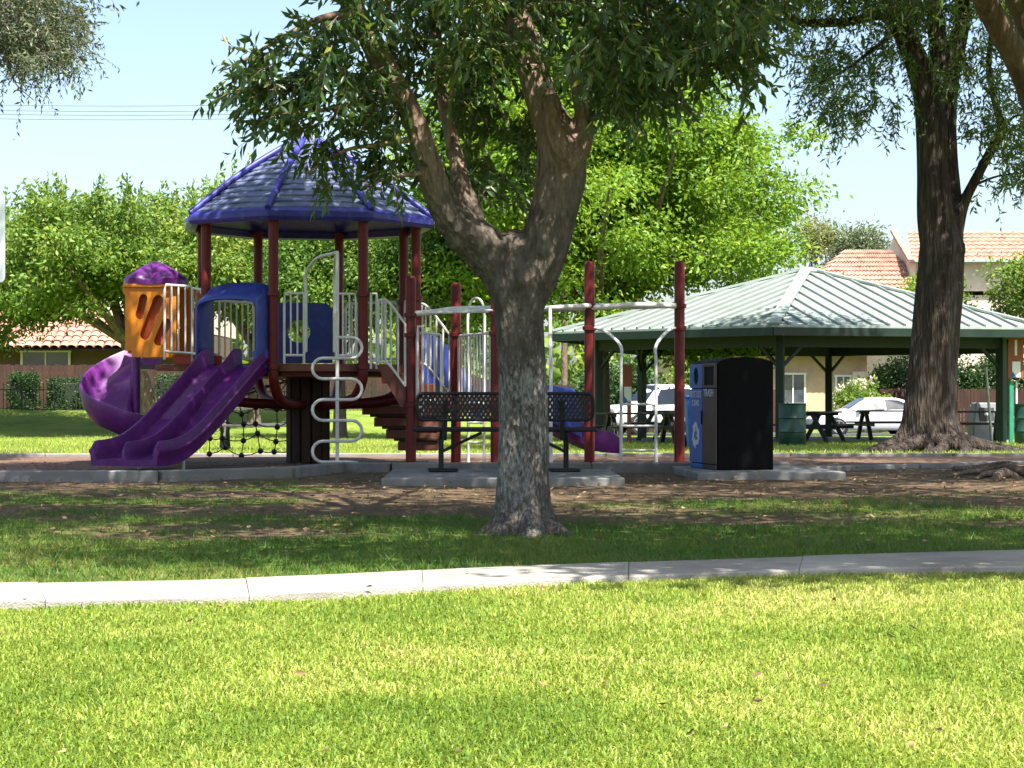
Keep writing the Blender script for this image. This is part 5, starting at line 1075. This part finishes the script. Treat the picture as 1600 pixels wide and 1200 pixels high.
# --- tree hanging in from the top left corner
lt = empty('shade_tree', (-9.4, 24.5, 0), 'tree outside the left edge, its grey green sprays hanging in the top left corner', 'tree', 'trees in the park')
mb = MB(); limbs(mb, [[(-9.4, 24.5, -.1, .42), (-9.4, 24.5, .4, .3), (-9.3, 24.4, 2.2, .26), (-9.0, 24.2, 4.2, .2), (-8.4, 23.9, 6.2, .12), (-7.6, 23.6, 7.8, .05)], [(-9.3, 24.4, 3.2, .2), (-10.2, 24.6, 5.2, .14), (-11, 24.8, 7.2, .06)], [(-9.0, 24.2, 4.2, .14), (-7.8, 24.0, 5.4, .08), (-6.6, 23.9, 5.7, .045), (-6.0, 23.9, 5.5, .02), (-5.7, 23.9, 5.2, .006)], [(-6.9, 23.9, 5.7, .04), (-6.3, 23.6, 5.25, .025), (-6.1, 23.5, 4.7, .01), (-5.85, 23.5, 4.45, .004)]])
mb.build('trunk', M['bark3'], lt)
S3, D3 = fans([(-60, -60, 70, 40, 22.5, 25.5, 60, .3, -.3), (-40, 30, 90, 95, 22.8, 25, 44, .4, -.35), (60, -50, 125, 40, 23, 25, 22, .6, -.2), (70, 40, 120, 100, 23, 25, 14, .5, -.4), (10, 80, 60, 115, 23.2, 24.6, 5, .3, -.5)], 6, .1); Ln3 = rng.uniform(.25, .5, len(S3))
cc = ellip((-8.9, 24.3, 8.0), (4.2, 4.6, 2.6), 260, .3, -.9)
crown_obj([twigs(S3, D3, Ln3, 14, .1, .03, .35, .5)], M['leaf_olive'], lt, .075, .024)
V, F = stems(S3, D3, Ln3, .35, .005); np_mesh('twigs', V, F, M['bark3'], lt)['kind'] = 'stuff'
crown_obj([clumps(cc, rng.uniform(.5, .9, len(cc)), 80, .1, .04)], M['leaf_olive'], lt, .13, .05, 'upper_crown', keep=lambda P: (P[:, 2] > EYE + (HZ - 20) * P[:, 1] / FPX) | (P[:, 0] < -830 * P[:, 1] / FPX))

# --- bright tree behind the trunk and the trees along the back
T = 'trees in the park'
add_tree('maple_tree', 'large bright yellow green tree behind the front trunk, beside the pavilion', (2.45, 53), 3.2, .28, (2.5, 53.5, 6.2), (5.7, 5.2, 5.5), 580, .85, 265, .165, .085, 'leaf_bright', shell=.45, group=T, zmin=-.92, nb=14, flat=.26, down=.5, lobes=34)
add_tree('round_tree', 'green tree with bent pale trunk behind the spiral slide', (-11.3, 61), 3.0, .33, (-13.0, 61, 5.0), (4.8, 3.6, 2.5), 300, .7, 170, .18, .09, 'leaf_left', shell=.5, group=T, lean=(-.9, 0), zmin=-.6, nb=12, flat=.28, lobes=15, shoots=90)
add_tree('round_tree', 'green tree at the left edge above the tile house', (-18.5, 64), 2.8, .25, (-17.8, 64, 4.3), (4.0, 3.2, 2.7), 220, .7, 170, .19, .09, 'leaf_left', shell=.5, group=T, zmin=-.9, shoots=60)
add_tree('round_tree', 'green tree rising left of the blue playground roof', (-8.6, 64), 2.6, .22, (-8.7, 64, 4.8), (3.4, 3, 3.1), 200, .7, 170, .18, .09, 'leaf_left', shell=.5, group=T, zmin=-.8, shoots=60)
add_tree('round_tree', 'green tree seen under the middle of the blue playground roof', (-5.2, 58), 2.4, .2, (-5.2, 58, 4.2), (2.8, 2.6, 2.5), 230, .55, 150, .16, .08, 'leaf_mid', shell=.5, group=T, zmin=-.75)
add_tree('round_tree', 'leafy tree between the playground roof and the front trunk', (-2.2, 56), 2.4, .2, (-2.0, 56, 3.9), (2.6, 2.4, 2.4), 220, .55, 150, .16, .08, 'leaf_mid', shell=.5, group=T, zmin=-.8)
add_tree('airy_tree', 'thin pale tree with bare twigs beyond the pavilion roof peak', (17.4, 112), 6.2, .14, (17.9, 112, 9.6), (1.9, 1.6, 2.0), 60, .75, 60, .22, .1, 'leaf_pale', shell=.2, zmin=-.8, nb=16)
add_tree('airy_tree', 'small green tree beyond the orange roof, left of the big trunk', (20.0, 110), 6.4, .14, (20.3, 110, 9.2), (1.9, 1.5, 1.5), 70, .7, 90, .22, .1, 'leaf_olive', shell=.3, zmin=-.8, nb=10)
add_tree('airy_tree', 'low yellow green tree in front of the orange tile roof', (19.5, 90.5), 3.0, .12, (19.9, 90.5, 5.3), (1.5, 1.2, 1.2), 60, .6, 80, .18, .09, 'leaf_bright', shell=.3, zmin=-.8, nb=8)
add_tree('round_tree', 'dense green tree behind the pavilion at the right edge', (24.5, 84), 3.0, .25, (24.4, 84, 5.0), (3.6, 2.8, 2.4), 230, .65, 150, .2, .1, 'leaf_left', shell=.5, zmin=-.8)
add_tree('round_tree', 'shady tree between the fence and the right end of the pavilion', (19.0, 86.5), 2.6, .2, (19.2, 86.5, 3.6), (2.4, 1.6, 1.5), 90, .6, 110, .2, .1, 'leaf_dark', shell=.4, zmin=-.8)

def bush(name, label, c, r, n, clr, per, L, Wd, lm, cat='shrub', boxy=False, flowers=0, group=None):
    global rng; rng = np.random.default_rng(sum(map(ord, label)))
    x, y = c[:2]; z = float(gz(x, y)); o = empty(name, (x, y, z), label, cat, group)
    if boxy:
        q = rng.uniform(-1, 1, (n, 3)); ax = rng.integers(0, 3, n); q[np.arange(n), ax] = np.sign(q[np.arange(n), ax]) * rng.uniform(.92, 1, n); C = np.array([x, y, z + r[2]]) + q * np.array(r)
        MB().box((x, y, z + r[2] * .95), (r[0] * 1.8, r[1] * 1.8, r[2] * 1.8), 0, .05).build('inner_stems', M['leafcore'], o)
    else: C = ellip((x, y, z + r[2]), r, n, .4, -.8)
    mb = MB()
    for i in range(5): e = C[i]; mb.tube([(x + rng.normal(0, .05), y, z - .05), (x * .5 + e[0] * .5, y, z + r[2] * .6), tuple(e)], [.03, .02, .008], 5)
    mb.build('stem', M['bark3'], o); crown_obj([clumps(C, np.full(len(C), clr), per, L, Wd, .0)], M[lm], o, L, Wd, 'foliage')
    if flowers: k = C[:flowers] + unit(C[:flowers] - np.array([x, y, z + r[2]])) * clr * .6; P, Dv = clumps(k, np.full(len(k), .10), 14, .09, .07, -.2); crown_obj([(P, Dv)], M['petal'], o, .11, .10, 'flowers')['kind'] = 'stuff'
    return o
M['leafcore'] = mat('hedge_stems', (.012, .025, .01), .9, .3, 8, 0)
bush('clipped_hedge', 'narrow clipped hedge block at the left edge before the dark fence', (-18.05, 71.0), (.42, .4, .62), 130, .16, 46, .08, .05, 'leaf_dark', 'hedge', True, group='clipped hedges')
bush('clipped_hedge', 'wide clipped hedge block left of the spiral slide before the dark fence', (-16.3, 71.0), (.72, .4, .53), 170, .16, 46, .08, .05, 'leaf_dark', 'hedge', True, group='clipped hedges')
bush('clipped_hedge', 'dark clipped hedge between the spiral slide and the double slide', (-12.2, 71.0), (.8, .4, .6), 170, .16, 46, .08, .05, 'leaf_dark', 'hedge', True, group='clipped hedges')
bush('rose_bush', 'pale rose bush behind the hood of the white car', (15.7, 86), (1.3, .9, 1.15), 90, .35, 70, .13, .08, 'leaf_left', flowers=46)
bush('shrub', 'dark green rounded shrub beside the beige house wall', (12.4, 87), (.95, .7, .55), 60, .3, 70, .12, .07, 'leaf_dark')
bush('shrub', 'dark green rounded shrub against the reddish fence', (18.6, 88), (.9, .7, .65), 60, .3, 70, .12, .07, 'leaf_dark')
bush('shrub', 'tall leafy shrub above the roof of the pickup truck', (8.6, 83.5), (2.0, 1.1, 1.6), 130, .45, 80, .16, .09, 'leaf_bright')
bush('shrub', 'dark shrub seen through the left posts of the pavilion', (4.6, 80), (2.0, 1.1, 1.5), 120, .45, 70, .16, .09, 'leaf_dark')
bush('shrub', 'low dark shrub behind the grey bin', (24.5, 87), (1.4, .7, .9), 70, .35, 70, .14, .08, 'leaf_dark')
bush('shrub', 'yellow flowered shrub behind the green barrel', (13.3, 90.8), (.55, .4, .45), 40, .2, 50, .1, .06, 'leaf_pale')
bush('shrub', 'tall dark evergreen shrub between the house wall and the big trunk', (18.9, 93), (1.9, 1.2, 1.7), 120, .5, 80, .17, .09, 'leaf_dark')
bush('shrub', 'broad dark evergreen shrub behind the number 1 sign post', (24.2, 93), (3.2, 1.2, 1.9), 190, .5, 80, .18, .09, 'leaf_dark')
# far wood behind everything
C = []
for i in range(420):
    x = rng.uniform(-85, 75); y = rng.uniform(118, 128); top = 5.6 + 2.0 * float(fbm(np.array(x * .12), np.array(2.))) + (2.6 if x < -8 else 0); C.append((x, y, rng.uniform(-.5, top - .8)))
C = np.array(C); tl = crown_obj([clumps(C, rng.uniform(1.8, 2.6, len(C)), 55, .1, .1, .1)], M['leaf_left'], None, .95, .62, 'treeline'); tag(tl, 'far belt of trees behind the houses', kind='stuff')

rng = np.random.default_rng(31)
# ------------------------------------------------------------------ grass, litter, clover
def blades(x, y, h, wd, lean, seg):
    N = len(x); z0 = gz(x, y) - .022 * fbm(x * 1.3, y * 1.3) * (y < 30) - .010; a = rng.uniform(0, 2 * np.pi, N); b = rng.uniform(0, 2 * np.pi, N)
    s = np.stack([np.cos(a), np.sin(a), 0 * a], 1) * (wd / 2)[:, None]; l = np.stack([np.cos(b), np.sin(b), 0 * b], 1) * (h * lean)[:, None]; p = np.stack([x, y, z0], 1); up = np.array([0, 0, 1.])
    if seg == 1:
        V = np.stack([p - s, p + s, p + l + up * (h * (1 - .35 * lean))[:, None]], 1).reshape(-1, 3); return V, (np.arange(N)[:, None] * 3 + [0, 1, 2]), 3
    m1 = p + l * .30 + up * (h * .58)[:, None]; tip = p + l + up * (h * np.maximum(.15, 1 - .5 * lean))[:, None]
    V = np.stack([p - s, p + s, m1 + s * .8, m1 - s * .8, tip], 1).reshape(-1, 3); B = np.arange(N)[:, None] * 5
    return V, np.concatenate([B + [0, 1, 2], B + [0, 2, 3], B + [3, 2, 4]]), 5
def lawn(name, n, y0, y1, side, hmin, hmax, wd, seg, m, label, prob=None, pw=1.0):
    u = rng.random(n) ** pw; y = y0 + (y1 - y0) * u; x = rng.uniform(-1, 1, n) * (.29 * y + side); k = ~on_path(x, y)
    if prob is not None: k &= rng.random(n) < prob(x, y)
    x, y = x[k], y[k]; pt = fbm(x * .8 + 3, y * .8 + 7); h = rng.uniform(hmin, hmax, len(x)) * (.8 + .4 * pt); V, F, kk = blades(x, y, h, wd * rng.uniform(.7, 1.3, len(x)), rng.uniform(.25, 1.35, len(x)), seg)
    fine = fbm(x * 3.1 + 40, y * 3.1); r = np.clip(.43 + 1.1 * (pt - .5) + .5 * (fine - .5) + rng.normal(0, .24, len(x)), 0, 1)
    o = np_mesh(name, V, F, m, rnd=np.repeat(r, kk)); return tag(o, label, kind='stuff')
pn = lambda x: np.interp(x, near_a[:, 0], near_a[:, 1])
pf_ = lambda x: np.interp(x, far_a[:, 0], far_a[:, 1])
lawn('grass', 340000, 3.9, 9.9, .8, .018, .042, .0050, 2, M['grass'], 'sunlit mown lawn in the foreground', lambda x, y: (y < pn(x) + .1).astype(float), 1.25)
lawn('side_grass', 260000, 2.5, 10.5, 3.6, .02, .042, .0075, 1, M['grass'], 'sunlit mown lawn beyond both sides of the picture', lambda x, y: ((y < pn(x) + .1) & (np.abs(x) > .29 * y + .78)).astype(float))
lawn('shade_grass', 240000, 7.0, 21.5, 2.6, .03, .065, .007, 1, M['grass_shade_tint'], 'shaded lawn between the path and the dirt', lambda x, y: np.where(y > pf_(x) - .1, np.clip(1 - dirt(x, y) * 1.05, .015, 1), 0), 1.2)
lawn('far_grass', 90000, 27.8, 62, 1.5, .05, .11, .02, 1, M['grass'], 'sunlit lawn behind the playground', lambda x, y: np.clip(1 - dirt(x, y), .03, 1), 1.5)
n = 3600; y = rng.uniform(11, 24, n); x = rng.uniform(-1, 1, n) * (.29 * y + .6); k = rng.random(n) < (.10 + .9 * dirt(x, y)); x, y = x[k], y[k]
P = np.stack([x, y, gz(x, y) + rng.uniform(.0, .012, len(x))], 1); Dv = rng.normal(size=(len(x), 3)); Dv[:, 2] *= .15; V, F = leaf_arrays(P, Dv, rng.uniform(.03, .06, len(x)), rng.uniform(.01, .022, len(x)), .1)
n = 45; yy = rng.uniform(4.3, 9, n); xx = rng.uniform(-1, 1, n) * .32 * yy; P2_ = np.stack([xx, yy, np.full(n, .03)], 1); V2, F2 = leaf_arrays(P2_, rng.normal(size=(n, 3)) * [1, 1, .2], rng.uniform(.025, .05, n), rng.uniform(.01, .018, n), .15)
F = np.concatenate([F, F2 + len(V)]); V = np.concatenate([V, V2]); x = np.concatenate([x, xx])
tag(np_mesh('litter', V, F, M['litter'], rnd=np.repeat(rng.random(len(x)), 4)), 'dead leaves scattered on the bare dirt and lawn', kind='stuff')
